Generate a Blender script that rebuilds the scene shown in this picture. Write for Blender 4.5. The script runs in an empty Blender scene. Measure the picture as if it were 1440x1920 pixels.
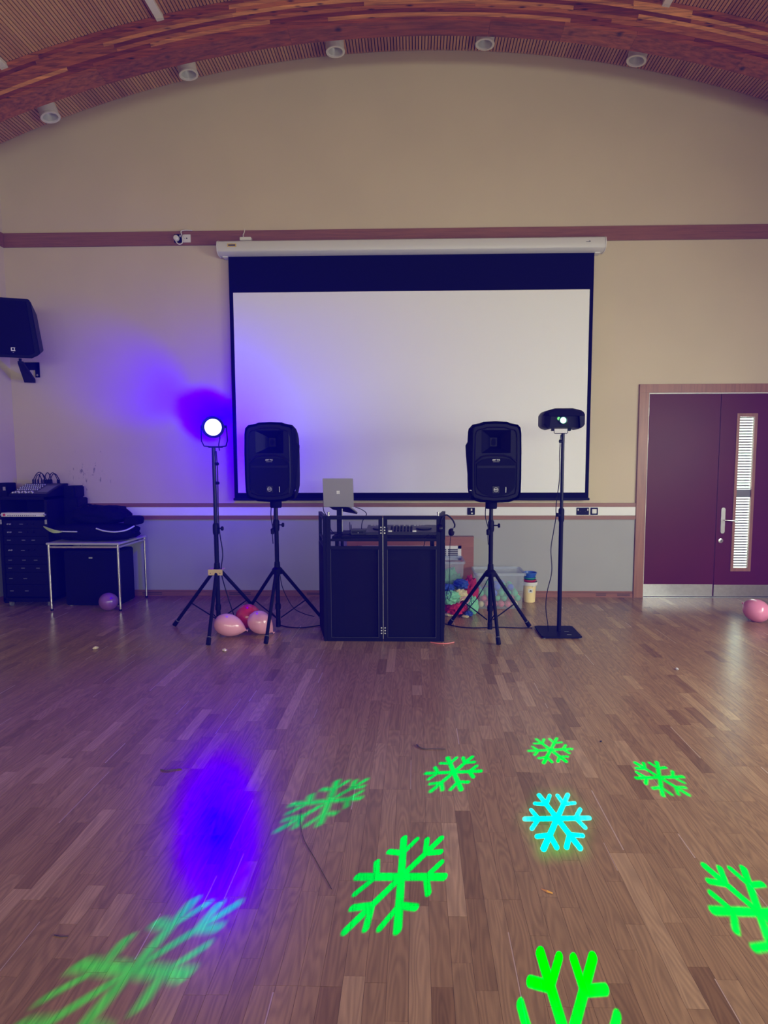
import bpy, bmesh, math, random
from mathutils import Vector, Matrix, noise
PI = math.pi
R = math.radians
random.seed(7)
SC = bpy.context.scene
COL = SC.collection

# ------------------------------------------------------------------ camera
cam = bpy.data.cameras.new('camera')
CAM = bpy.data.objects.new('camera', cam)
COL.objects.link(CAM)
SC.camera = CAM
FPX, CX, CY = 1110.0, 750.0, 958.0
cam.sensor_fit = 'VERTICAL'
cam.sensor_height = 36.0
cam.lens = FPX * 36.0 / 1920.0
cam.shift_x = -(CX - 720) / 1920.0
cam.shift_y = (CY - 960) / 1920.0
cam.clip_start = 0.05
_p, _y, _r = math.atan((CY - 863) / FPX), math.atan((778 - CX) / FPX), R(-0.14)
fw = Vector((-math.sin(_y) * math.cos(_p), math.cos(_y) * math.cos(_p), -math.sin(_p)))
rt = Vector((math.cos(_y), math.sin(_y), 0))
up = rt.cross(fw)
rt2 = rt * math.cos(_r) + up * math.sin(_r)
up2 = rt2.cross(fw)
CAM.matrix_world = Matrix(((rt2.x, up2.x, -fw.x, 0), (rt2.y, up2.y, -fw.y, 0), (rt2.z, up2.z, -fw.z, 1.63), (0, 0, 0, 1)))

# ------------------------------------------------------------------ exposure, world
SC.view_settings.view_transform = 'Standard'
SC.view_settings.look = 'None'
SC.view_settings.gamma = 1
SC.view_settings.use_curve_mapping = False
SC.view_settings.exposure = 0.0
SC.cycles.adaptive_threshold = 0.025
SC.cycles.max_bounces = 6
SC.cycles.diffuse_bounces = 4
SC.cycles.glossy_bounces = 3
SC.cycles.transparent_max_bounces = 16
SC.cycles.sample_clamp_indirect = 6
SC.cycles.caustics_reflective = False
SC.cycles.caustics_refractive = False
W = bpy.data.worlds.new('world')
SC.world = W
W.use_nodes = True
W.node_tree.nodes['Background'].inputs[0].default_value = (0.75, 0.85, 1.0, 1)
W.node_tree.nodes['Background'].inputs[1].default_value = 0.35

VEIL = W.node_tree.nodes.new('ShaderNodeVolumeScatter')      # added blue scatter all over, imitating the lamp's lens veil
VEIL.inputs['Color'].default_value = (0.02, 0.02, 1.0, 1)
VEIL.inputs['Density'].default_value = 0.019
W.node_tree.links.new(VEIL.outputs[0], W.node_tree.nodes['World Output'].inputs['Volume'])
SC.cycles.volume_bounces = 0

BLUE = (-0.042, -0.10, 1.0)      # a royal-blue LED lies outside the screen's gamut: its green is below zero


def aim(o, d):
    o.rotation_euler = Vector(d).to_track_quat('-Z', 'Y').to_euler()


def area(name, loc, d, sx, sy, e, col):
    l = bpy.data.lights.new(name, 'AREA')
    l.shape = 'RECTANGLE'; l.size = sx; l.size_y = sy; l.energy = e; l.color = col
    o = bpy.data.objects.new(name, l); COL.objects.link(o); o.location = loc; aim(o, d)
    return o


# daylight through the windows of the wall behind the camera and of the right-hand wall
for i, x in enumerate((-3.0, 0.0, 3.0)):
    area('window_daylight', (x, -5.9, 1.95), (0, 1, -0.45), 2.3, 2.1, (98, 163, 250)[i], (0.94, 1.0, 1.05))
for i, y in enumerate((-3.6, -0.4, 2.8)):
    area('side_window_daylight', (4.72, y, 1.6), (-1, 0.25, -0.5), 2.2, 1.9, (87, 120, 228)[i], (0.94, 1.0, 1.04))
area('door_daylight', (3.85, 7.55, 1.3), (0, -1, 0), 0.6, 2.0, 110, (0.95, 1.0, 1.0))

# ------------------------------------------------------------------ helpers


class MB:
    def __init__(s):
        s.v, s.f, s.t = [], [], []

    def add(s, vs, fs, tone=0.5):
        b = len(s.v)
        s.v += [tuple(v) for v in vs]
        s.f += [tuple(i + b for i in f) for f in fs]
        s.t += [tone] * len(fs)
        return s

    def box(s, x0, x1, y0, y1, z0, z1, tone=0.5, M=None):
        vs = [Vector((x, y, z)) for x in (x0, x1) for y in (y0, y1) for z in (z0, z1)]
        if M is not None:
            vs = [M @ v for v in vs]
        return s.add(vs, [(0, 1, 3, 2), (4, 6, 7, 5), (0, 4, 5, 1), (2, 3, 7, 6), (0, 2, 6, 4), (1, 5, 7, 3)], tone)

    def rings(s, rings, cap=True, closed=False, tone=0.5):
        n = len(rings[0]); vs = [p for r in rings for p in r]; fs = []
        m = len(rings)
        for i in range(m if closed else m - 1):
            a, b = i * n, ((i + 1) % m) * n
            for k in range(n):
                k2 = (k + 1) % n
                fs.append((a + k, a + k2, b + k2, b + k))
        if cap and not closed:
            fs.append(tuple(range(n - 1, -1, -1)))
            fs.append(tuple((m - 1) * n + k for k in range(n)))
        return s.add(vs, fs, tone)

    def tube(s, pts, r, n=8, cap=True, closed=False, tone=0.5):
        pts = [Vector(p) for p in pts]; m = len(pts); rg = []
        up = None
        for i, p in enumerate(pts):
            if closed:
                d = pts[(i + 1) % m] - pts[i - 1]
            else:
                d = pts[min(i + 1, m - 1)] - pts[max(i - 1, 0)]
            d.normalize()
            if up is None:
                up = Vector((0, 0, 1)) if abs(d.z) < 0.9 else Vector((1, 0, 0))
            a = d.cross(up)
            if a.length < 1e-5:
                a = d.orthogonal()
            a.normalize(); b = a.cross(d).normalized(); up = b
            rr = r[i] if isinstance(r, (list, tuple)) else r
            rg.append([p + (a * math.cos(2 * PI * k / n) + b * math.sin(2 * PI * k / n)) * rr for k in range(n)])
        return s.rings(rg, cap, closed, tone)

    def lathe(s, prof, n=24, M=None, cap=True, tone=0.5):
        M = M or Matrix()
        return s.rings([[M @ Vector((r * math.cos(2 * PI * k / n), r * math.sin(2 * PI * k / n), z)) for k in range(n)] for r, z in prof], cap, False, tone)

    def prism(s, outl, y0, y1, sc=1.0, M=None, cz=0.0, cap=True):
        # outline in x,z; extruded from y0 (front) to y1 (back, scaled by sc in x about 0 and in z about cz)
        a = [Vector((x, y0, z)) for x, z in outl]
        b = [Vector((x * sc, y1, cz + (z - cz) * sc)) for x, z in outl]
        if M is not None:
            a = [M @ v for v in a]; b = [M @ v for v in b]
        return s.rings([a, b], cap)

    def sphere(s, c, r, n=12, m=8, sc=(1, 1, 1)):
        pr = [(max(1e-4, r * math.sin(PI * i / m)), -r * math.cos(PI * i / m)) for i in range(m + 1)]
        M = Matrix.Translation(c) @ Matrix.Diagonal((*sc, 1))
        return s.lathe(pr, n, M)

    def build(s, name, mt, parent=None, smooth=False, bevel=0.0, loc=None, rz=0.0, tones=False):
        me = bpy.data.meshes.new(name)
        me.from_pydata(s.v, [], s.f)
        if tones:
            at = me.attributes.new('tone', 'FLOAT', 'FACE')
            at.data.foreach_set('value', s.t)
        bm = bmesh.new(); bm.from_mesh(me)
        bmesh.ops.recalc_face_normals(bm, faces=bm.faces)
        if bevel:
            es = [e for e in bm.edges if len(e.link_faces) == 2 and e.calc_face_angle(0) > 0.6]
            bmesh.ops.bevel(bm, geom=es, offset=bevel, segments=2, affect='EDGES', clamp_overlap=True)
        bm.to_mesh(me); bm.free()
        if smooth or bevel:
            for p in me.polygons:
                p.use_smooth = True
            me.set_sharp_from_angle(angle=R(38))
        me.materials.append(mt)
        o = bpy.data.objects.new(name, me); COL.objects.link(o)
        if parent is not None:
            o.parent = parent
        if loc is not None:
            o.location = loc
        if rz:
            o.rotation_euler = (0, 0, rz)
        return o


def tag(o, label, cat, group=None, kind=None):
    o['label'] = label; o['category'] = cat
    if group: o['group'] = group
    if kind: o['kind'] = kind
    return o


def struct(o):
    o['kind'] = 'structure'
    return o


def stuff(o):
    o['kind'] = 'stuff'
    return o


def thing(name, label, cat, loc=(0, 0, 0), rz=0.0, group=None):
    o = bpy.data.objects.new(name, None); COL.objects.link(o)
    o.empty_display_size = 0.1
    o.location = loc; o.rotation_euler = (0, 0, rz)
    return tag(o, label, cat, group)


def copy_tree(o, parent=None):
    c = o.copy(); COL.objects.link(c)
    if parent is not None:
        c.parent = parent
    for ch in list(o.children):
        copy_tree(ch, c)
    return c


def spline(pts, k=6):
    P = [Vector(p) for p in pts]
    P = [P[0]] + P + [P[-1]]
    out = []
    for i in range(1, len(P) - 2):
        for j in range(k):
            t = j / k
            a, b, c, d = P[i - 1], P[i], P[i + 1], P[i + 2]
            out.append(0.5 * ((2 * b) + (c - a) * t + (2 * a - 5 * b + 4 * c - d) * t * t + (3 * b - a - 3 * c + d) * t ** 3))
    out.append(P[-2])
    return out


def rrect(x0, x1, z0, z1, r, n=5):
    o = []
    for cx, cz, a0 in ((x1 - r, z0 + r, -90), (x1 - r, z1 - r, 0), (x0 + r, z1 - r, 90), (x0 + r, z0 + r, 180)):
        for i in range(n + 1):
            a = R(a0 + 90 * i / n)
            o.append((cx + r * math.cos(a), cz + r * math.sin(a)))
    return o


def text_mesh(txt, size, name, mt, parent, loc, rot, depth=0.0006):
    cu = bpy.data.curves.new(name, 'FONT')
    cu.body = txt; cu.size = size; cu.align_x = 'CENTER'; cu.align_y = 'CENTER'; cu.extrude = depth
    t = bpy.data.objects.new('tmp', cu); COL.objects.link(t)
    dg = bpy.context.evaluated_depsgraph_get()
    me = bpy.data.meshes.new_from_object(t.evaluated_get(dg))
    bpy.data.objects.remove(t)
    o = bpy.data.objects.new(name, me); COL.objects.link(o)
    me.materials.clear(); me.materials.append(mt)
    o.parent = parent; o.location = loc; o.rotation_euler = rot
    return o


def lump(sx, sy, sz, seed, amp=0.12, freq=2.2, power=3.0, n=28, m=18, flat=True):
    """soft rounded body sitting on z=0"""
    s = MB(); rg = []
    for i in range(m + 1):
        th = PI * i / m
        ring = []
        for k in range(n):
            ph = 2 * PI * k / n
            d = Vector((math.sin(th) * math.cos(ph), math.sin(th) * math.sin(ph), -math.cos(th)))
            q = (abs(d.x) ** power + abs(d.y) ** power + abs(d.z) ** power) ** (-1 / power)
            p = d * q
            f = 1 + amp * noise.fractal(p * freq + Vector((seed * 3.1, seed * 1.7, seed)), 1.0, 2.0, 4)
            p = p * f
            z = (p.z + 1) * sz / 2
            if flat:
                z = max(z, 0.0)
            ring.append(Vector((p.x * sx / 2, p.y * sy / 2, z)))
        rg.append(ring)
    s.rings(rg, True)
    return s


# ------------------------------------------------------------------ materials
def nodes(name):
    m = bpy.data.materials.new(name); m.use_nodes = True
    return m, m.node_tree, m.node_tree.nodes['Principled BSDF']


def pm(name, col, rough=0.5, metal=0.0, var=0.0, vscale=8.0, bump=0.0, bscale=60.0, coat=0.0, spec=None, alpha=1.0, trans=0.0):
    m, nt, b = nodes(name)
    b.inputs['Base Color'].default_value = (*col, 1)
    b.inputs['Roughness'].default_value = rough
    b.inputs['Metallic'].default_value = metal
    b.inputs['Coat Weight'].default_value = coat
    b.inputs['Alpha'].default_value = alpha
    b.inputs['Transmission Weight'].default_value = trans
    if spec is not None:
        b.inputs['Specular IOR Level'].default_value = spec
    if var or bump:
        tc = nt.nodes.new('ShaderNodeNewGeometry')
    if var:
        n = nt.nodes.new('ShaderNodeTexNoise'); n.inputs['Scale'].default_value = vscale; n.inputs['Detail'].default_value = 4
        nt.links.new(tc.outputs['Position'], n.inputs['Vector'])
        mr = nt.nodes.new('ShaderNodeMapRange')
        mr.inputs['From Min'].default_value = 0.3; mr.inputs['From Max'].default_value = 0.7
        mr.inputs['To Min'].default_value = 1 - var; mr.inputs['To Max'].default_value = 1 + var
        nt.links.new(n.outputs['Fac'], mr.inputs['Value'])
        mx = nt.nodes.new('ShaderNodeVectorMath'); mx.operation = 'SCALE'
        mx.inputs[0].default_value = col
        nt.links.new(mr.outputs[0], mx.inputs['Scale'])
        nt.links.new(mx.outputs[0], b.inputs['Base Color'])
    if bump:
        n2 = nt.nodes.new('ShaderNodeTexNoise'); n2.inputs['Scale'].default_value = bscale; n2.inputs['Detail'].default_value = 3
        nt.links.new(tc.outputs['Position'], n2.inputs['Vector'])
        bp = nt.nodes.new('ShaderNodeBump'); bp.inputs['Strength'].default_value = bump; bp.inputs['Distance'].default_value = 0.01
        nt.links.new(n2.outputs['Fac'], bp.inputs['Height'])
        nt.links.new(bp.outputs[0], b.inputs['Normal'])
    return m


def emit(name, col, st):
    m, nt, b = nodes(name)
    b.inputs['Base Color'].default_value = (0, 0, 0, 1)
    b.inputs['Emission Color'].default_value = (*col, 1)
    b.inputs['Emission Strength'].default_value = st
    return m


def wood(name, ramp, scale=(1, 1, 1), rough=0.45, grain=0.5, knots=0.0, fig=0.0, bump=0.15, pale_edge=False, coat=0.0):
    """wood with grain along the axis whose scale is small; tone attribute picks the board's colour"""
    m, nt, b = nodes(name)
    N, L = nt.nodes.new, nt.links.new
    at = N('ShaderNodeAttribute'); at.attribute_name = 'tone'
    ge = N('ShaderNodeNewGeometry')
    off = N('ShaderNodeVectorMath'); off.operation = 'MULTIPLY_ADD'
    cb = N('ShaderNodeCombineXYZ')
    for i in range(3): L(at.outputs['Fac'], cb.inputs[i])
    off.inputs[1].default_value = (37, 91, 53)
    L(cb.outputs[0], off.inputs[0]); L(ge.outputs['Position'], off.inputs[2])
    mp = N('ShaderNodeMapping'); mp.inputs['Scale'].default_value = scale
    L(off.outputs[0], mp.inputs['Vector'])
    n1 = N('ShaderNodeTexNoise'); n1.inputs['Scale'].default_value = 1.0; n1.inputs['Detail'].default_value = 6; n1.inputs['Roughness'].default_value = 0.6
    L(mp.outputs[0], n1.inputs['Vector'])
    cr = N('ShaderNodeValToRGB'); e = cr.color_ramp.elements
    e[0].position, e[1].position = 0.0, 1.0
    e[0].color = (*ramp[0], 1); e[1].color = (*ramp[-1], 1)
    for i, c in enumerate(ramp[1:-1]):
        el = e.new((i + 1) / (len(ramp) - 1)); el.color = (*c, 1)
    L(at.outputs['Fac'], cr.inputs['Fac'])
    mr = N('ShaderNodeMapRange'); mr.inputs['From Min'].default_value = 0.3; mr.inputs['From Max'].default_value = 0.7
    mr.inputs['To Min'].default_value = 1 - grain; mr.inputs['To Max'].default_value = 1 + grain * 0.7
    L(n1.outputs['Fac'], mr.inputs['Value'])
    sc = N('ShaderNodeVectorMath'); sc.operation = 'SCALE'
    L(cr.outputs['Color'], sc.inputs[0]); L(mr.outputs[0], sc.inputs['Scale'])
    out = sc.outputs[0]
    if fig:     # cathedral figure
        mp2 = N('ShaderNodeMapping'); mp2.inputs['Scale'].default_value = (scale[0] * 0.16, scale[1] * 0.45, scale[2] * 0.16)
        L(off.outputs[0], mp2.inputs['Vector'])
        n2 = N('ShaderNodeTexNoise'); n2.inputs['Scale'].default_value = 1.0; n2.inputs['Detail'].default_value = 1.5
        L(mp2.outputs[0], n2.inputs['Vector'])
        mu = N('ShaderNodeMath'); mu.operation = 'MULTIPLY'; mu.inputs[1].default_value = 95.0
        L(n2.outputs['Fac'], mu.inputs[0])
        si = N('ShaderNodeMath'); si.operation = 'SINE'; L(mu.outputs[0], si.inputs[0])
        mr2 = N('ShaderNodeMapRange'); mr2.inputs['From Min'].default_value = -1; mr2.inputs['From Max'].default_value = 1
        mr2.inputs['To Min'].default_value = 1 - fig; mr2.inputs['To Max'].default_value = 1 + fig * 0.5
        L(si.outputs[0], mr2.inputs['Value'])
        s2 = N('ShaderNodeVectorMath'); s2.operation = 'SCALE'
        L(out, s2.inputs[0]); L(mr2.outputs[0], s2.inputs['Scale']); out = s2.outputs[0]
    if knots:
        mp3 = N('ShaderNodeMapping'); mp3.inputs['Scale'].default_value = (4.2, 4.2, 16)
        L(off.outputs[0], mp3.inputs['Vector'])
        vo = N('ShaderNodeTexVoronoi'); vo.inputs['Scale'].default_value = 1.0
        L(mp3.outputs[0], vo.inputs['Vector'])
        mr3 = N('ShaderNodeMapRange'); mr3.inputs['From Min'].default_value = 0.06; mr3.inputs['From Max'].default_value = 0.2
        mr3.inputs['To Min'].default_value = 1 - knots; mr3.inputs['To Max'].default_value = 1
        L(vo.outputs['Distance'], mr3.inputs['Value'])
        s3 = N('ShaderNodeVectorMath'); s3.operation = 'SCALE'
        L(out, s3.inputs[0]); L(mr3.outputs[0], s3.inputs['Scale']); out = s3.outputs[0]
    L(out, b.inputs['Base Color'])
    b.inputs['Roughness'].default_value = rough
    b.inputs['Coat Weight'].default_value = coat
    if bump:
        bp = N('ShaderNodeBump'); bp.inputs['Strength'].default_value = bump; bp.inputs['Distance'].default_value = 0.002
        L(n1.outputs['Fac'], bp.inputs['Height']); L(bp.outputs[0], b.inputs['Normal'])
    return m


M = {}
M['cream'] = pm('cream_wall_paint', (0.61, 0.515, 0.365), 0.75, var=0.03, vscale=1.5, bump=0.03, bscale=180)
def scuffed(src):
    m = src.copy(); m.name = 'cream_wall_paint_scuffed'
    nt = m.node_tree; b = nt.nodes['Principled BSDF']; N, L = nt.nodes.new, nt.links.new
    ge = N('ShaderNodeNewGeometry')
    mp = N('ShaderNodeMapping'); mp.inputs['Scale'].default_value = (26, 1, 9)
    L(ge.outputs['Position'], mp.inputs['Vector'])
    n = N('ShaderNodeTexNoise'); n.inputs['Scale'].default_value = 1.0; n.inputs['Detail'].default_value = 5; n.inputs['Roughness'].default_value = 0.7
    L(mp.outputs[0], n.inputs['Vector'])
    ds = N('ShaderNodeVectorMath'); ds.operation = 'SUBTRACT'; ds.inputs[1].default_value = (-3.92, 7.0, 1.45)
    L(ge.outputs['Position'], ds.inputs[0])
    sc = N('ShaderNodeVectorMath'); sc.operation = 'MULTIPLY'; sc.inputs[1].default_value = (2.6, 0, 3.4)
    L(ds.outputs[0], sc.inputs[0])
    ln = N('ShaderNodeVectorMath'); ln.operation = 'LENGTH'; L(sc.outputs[0], ln.inputs[0])
    th = N('ShaderNodeMath'); th.operation = 'MULTIPLY_ADD'; th.inputs[1].default_value = 0.12; th.inputs[2].default_value = 0.535
    L(ln.outputs['Value'], th.inputs[0])
    df = N('ShaderNodeMath'); df.operation = 'SUBTRACT'; L(n.outputs['Fac'], df.inputs[0]); L(th.outputs[0], df.inputs[1])
    mr = N('ShaderNodeMapRange'); mr.inputs['From Min'].default_value = 0.0; mr.inputs['From Max'].default_value = 0.035; mr.inputs['To Max'].default_value = 0.75
    L(df.outputs[0], mr.inputs['Value'])
    mx = N('ShaderNodeMixRGB'); mx.inputs['Color2'].default_value = (0.12, 0.10, 0.09, 1)
    old = b.inputs['Base Color'].links[0].from_socket
    L(old, mx.inputs['Color1']); L(mr.outputs[0], mx.inputs['Fac']); L(mx.outputs[0], b.inputs['Base Color'])
    return m


M['cream_scuffed'] = scuffed(M['cream'])
M['grey_dado'] = pm('grey_dado_paint', (0.36, 0.36, 0.355), 0.6, var=0.03, vscale=2)
M['trunk_white'] = pm('white_trunking', (0.78, 0.78, 0.78), 0.45)
M['trunk_grey'] = pm('pale_grey_enamel', (0.64, 0.63, 0.62), 0.35)
M['white'] = pm('white_plastic', (0.72, 0.71, 0.69), 0.4)
M['white_gloss'] = pm('white_enamel', (0.82, 0.81, 0.79), 0.3)
M['screen'] = pm('matt_white_screen', (0.86, 0.865, 0.86), 0.8)
M['screen_black'] = pm('black_masking_cloth', (0.004, 0.0035, 0.012), 0.8, spec=0.08)  # navy cast of this and the following blacks paints in blue veil light
M['black'] = pm('black_plastic', (0.004, 0.0035, 0.012), 0.5, spec=0.12, bump=0.1, bscale=400)
M['black_matt'] = pm('black_matt_metal', (0.004, 0.0035, 0.012), 0.6, spec=0.12)
M['black_gloss'] = pm('black_gloss_plastic', (0.004, 0.0035, 0.012), 0.35, spec=0.22)
M['nylon'] = pm('black_nylon', (0.004, 0.0035, 0.012), 0.85, spec=0.08, bump=0.35, bscale=40)
M['grille'] = pm('black_steel_mesh', (0.004, 0.0035, 0.012), 0.6, spec=0.1, bump=0.6, bscale=500)
M['chrome'] = pm('chrome', (0.8, 0.8, 0.8), 0.18, metal=1)
M['steel'] = pm('brushed_steel', (0.55, 0.55, 0.55), 0.32, metal=1, var=0.08, vscale=25)
M['silver'] = pm('silver_laptop', (0.33, 0.32, 0.35), 0.4, metal=0.3)
M['pale_logo'] = pm('pale_logo', (0.85, 0.85, 0.86), 0.3)
M['grey_print'] = pm('grey_print', (0.45, 0.45, 0.5), 0.5)
M['dark_print'] = pm('dark_print', (0.05, 0.05, 0.06), 0.6)
M['brass'] = pm('yellow_zinc', (0.75, 0.58, 0.30), 0.4, metal=0.6)
M['yellow_label'] = pm('yellow_label', (0.70, 0.50, 0.08), 0.5)
M['maroon'] = pm('maroon_laminate', (0.095, 0.009, 0.012), 0.42, spec=0.18, var=0.05, vscale=3)
M['glass_grey'] = pm('frosted_glass', (0.16, 0.20, 0.20), 0.3)
M['dark_grey'] = pm('dark_grey_plastic', (0.045, 0.043, 0.06), 0.45, spec=0.2)
M['dim_print'] = pm('dim_print', (0.14, 0.14, 0.19), 0.5)
M['bead'] = pm('dark_metal_edge', (0.05, 0.05, 0.06), 0.4)
M['grey_box'] = pm('grey_metal', (0.16, 0.16, 0.17), 0.4)
M['table_top'] = pm('grey_laminate', (0.42, 0.41, 0.40), 0.35, var=0.04, vscale=20)
M['lime'] = pm('lime_lining', (0.45, 0.55, 0.22), 0.6)
M['piping'] = pm('white_piping', (0.55, 0.58, 0.62), 0.5)
M['pink'] = pm('pink_latex', (0.78, 0.26, 0.42), 0.22, coat=0.3)
M['pale_pink'] = pm('pale_pink_latex', (0.80, 0.36, 0.48), 0.22, coat=0.3)
M['red'] = pm('red_latex', (0.60, 0.03, 0.06), 0.25, coat=0.3)
M['violet'] = pm('violet_latex', (0.25, 0.09, 0.32), 0.25, coat=0.3)
M['fl_green'] = pm('green_net', (0.05, 0.40, 0.16), 0.8, bump=0.8, bscale=60)
M['fl_mint'] = pm('mint_cloth', (0.22, 0.62, 0.38), 0.8, bump=0.5, bscale=60)
M['fl_blue'] = pm('blue_cloth', (0.02, 0.07, 0.42), 0.6, bump=0.5, bscale=60)
M['fl_crimson'] = pm('crimson_net', (0.42, 0.01, 0.07), 0.8, bump=0.8, bscale=60)
M['fl_red'] = pm('red_net', (0.62, 0.015, 0.08), 0.8, bump=0.8, bscale=60)
M['fl_cream'] = pm('cream_cloth', (0.72, 0.62, 0.34), 0.8, bump=0.5, bscale=60)
M['yellow_tub'] = pm('pale_yellow_plastic', (0.88, 0.70, 0.36), 0.35)
M['blue_pl'] = pm('blue_plastic', (0.02, 0.10, 0.45), 0.35)
M['green_pl'] = pm('green_plastic', (0.02, 0.26, 0.20), 0.35)
M['red_pl'] = pm('red_plastic', (0.55, 0.03, 0.05), 0.35)
M['ball_green'] = pm('ball_green', (0.05, 0.55, 0.28), 0.35)
M['ball_pink'] = pm('ball_pink', (0.80, 0.10, 0.22), 0.35)
M['ball_yellow'] = pm('ball_yellow', (0.80, 0.68, 0.36), 0.35)
M['ball_blue'] = pm('ball_blue', (0.05, 0.14, 0.75), 0.35)
M['foil'] = pm('gold_foil', (0.85, 0.75, 0.5), 0.3, metal=0.4)
M['orange'] = pm('orange_paper', (0.85, 0.40, 0.05), 0.5)
M['twig'] = pm('dry_twig', (0.10, 0.07, 0.05), 0.8)
M['hair'] = pm('dark_thread', (0.03, 0.025, 0.03), 0.6)
M['pink_stick'] = pm('pink_plastic', (0.75, 0.18, 0.16), 0.35)
M['slot'] = pm('dark_slot', (0.02, 0.015, 0.015), 0.7)

m, nt, b = nodes('clear_plastic')
b.inputs['Base Color'].default_value = (0.80, 0.84, 0.88, 1); b.inputs['Roughness'].default_value = 0.25
tr = nt.nodes.new('ShaderNodeBsdfTransparent'); tr.inputs[0].default_value = (0.86, 0.89, 0.93, 1)
mx = nt.nodes.new('ShaderNodeMixShader'); mx.inputs[0].default_value = 0.235
nt.links.new(tr.outputs[0], mx.inputs[1]); nt.links.new(b.outputs[0], mx.inputs[2])
nt.links.new(mx.outputs[0], nt.nodes['Material Output'].inputs[0])
M['clear'] = m
m, nt, b = nodes('black_scrim')
b.inputs['Base Color'].default_value = (0.006, 0.0055, 0.014, 1); b.inputs['Roughness'].default_value = 0.7; b.inputs['Specular IOR Level'].default_value = 0.08
tr = nt.nodes.new('ShaderNodeBsdfTransparent')
mx = nt.nodes.new('ShaderNodeMixShader'); mx.inputs[0].default_value = 0.90
nt.links.new(tr.outputs[0], mx.inputs[1]); nt.links.new(b.outputs[0], mx.inputs[2])
nt.links.new(mx.outputs[0], nt.nodes['Material Output'].inputs[0])
M['scrim'] = m
m, nt, b = nodes('tinted_door_glass')
b.inputs['Base Color'].default_value = (0.05, 0.07, 0.07, 1); b.inputs['Roughness'].default_value = 0.2
tr = nt.nodes.new('ShaderNodeBsdfTransparent'); tr.inputs[0].default_value = (0.75, 0.85, 0.84, 1)
mx = nt.nodes.new('ShaderNodeMixShader'); mx.inputs[0].default_value = 0.25
nt.links.new(tr.outputs[0], mx.inputs[1]); nt.links.new(b.outputs[0], mx.inputs[2])
nt.links.new(mx.outputs[0], nt.nodes['Material Output'].inputs[0])
M['door_glass'] = m
m, nt, b = nodes('translucent_strip')
tl = nt.nodes.new('ShaderNodeBsdfTranslucent'); tl.inputs[0].default_value = (0.92, 0.95, 0.95, 1)
mx = nt.nodes.new('ShaderNodeMixShader'); mx.inputs[0].default_value = 0.25
b.inputs['Base Color'].default_value = (0.85, 0.88, 0.88, 1)
nt.links.new(tl.outputs[0], mx.inputs[1]); nt.links.new(b.outputs[0], mx.inputs[2])
nt.links.new(mx.outputs[0], nt.nodes['Material Output'].inputs[0])
M['strip'] = m
M['trim_wood'] = wood('red_oak_trim', [(0.26, 0.10, 0.055), (0.34, 0.15, 0.085)], (2.5, 40, 60), 0.42, 0.22)
M['frame_wood'] = wood('red_oak_frame', [(0.30, 0.125, 0.065), (0.34, 0.15, 0.085)], (40, 40, 2.5), 0.42, 0.22)
M['beam_wood'] = wood('glulam_larch', [(0.18, 0.036, 0.009), (0.29, 0.07, 0.016), (0.42, 0.13, 0.03), (0.66, 0.28, 0.08)], (2.5, 30, 55), 0.5, 0.6, knots=0.85)
M['slat_wood'] = wood('ceiling_slat_wood', [(0.44, 0.20, 0.075), (0.58, 0.30, 0.115), (0.70, 0.41, 0.155)], (40, 2, 40), 0.6, 0.12, bump=0)
M['ceiling_dark'] = pm('dark_ceiling_lining', (0.03, 0.014, 0.010), 0.9)
M['floor_wood'] = wood('oak_parquet', [(0.225, 0.118, 0.046), (0.315, 0.178, 0.073), (0.35, 0.203, 0.085), (0.46, 0.285, 0.13)], (75, 3.2, 75), 0.265, 0.17, fig=0.15, bump=0.04)
M['floor_base'] = pm('floor_gap', (0.05, 0.024, 0.015), 0.5)
M['floor_far'] = pm('oak_floor', (0.32, 0.18, 0.075), 0.32, var=0.15, vscale=6)
M['pale_sap'] = pm('pale_sapwood', (0.48, 0.32, 0.21), 0.35)
M['heater_wood'] = wood('cherry_veneer', [(0.30, 0.10, 0.065), (0.34, 0.12, 0.075)], (4, 40, 50), 0.4, 0.15)
M['reflector'] = pm('lamp_reflector', (0.62, 0.62, 0.60), 0.35, metal=0.2)

# ------------------------------------------------------------------ room shell
D = 7.0
ACX, ACZ, AR = 0.025, -6.694, 12.86         # the vault: axis along the room
XL, XR = -4.78, 4.83


def arc(x, r=AR):
    return ACZ + math.sqrt(r * r - (x - ACX) ** 2)


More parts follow.
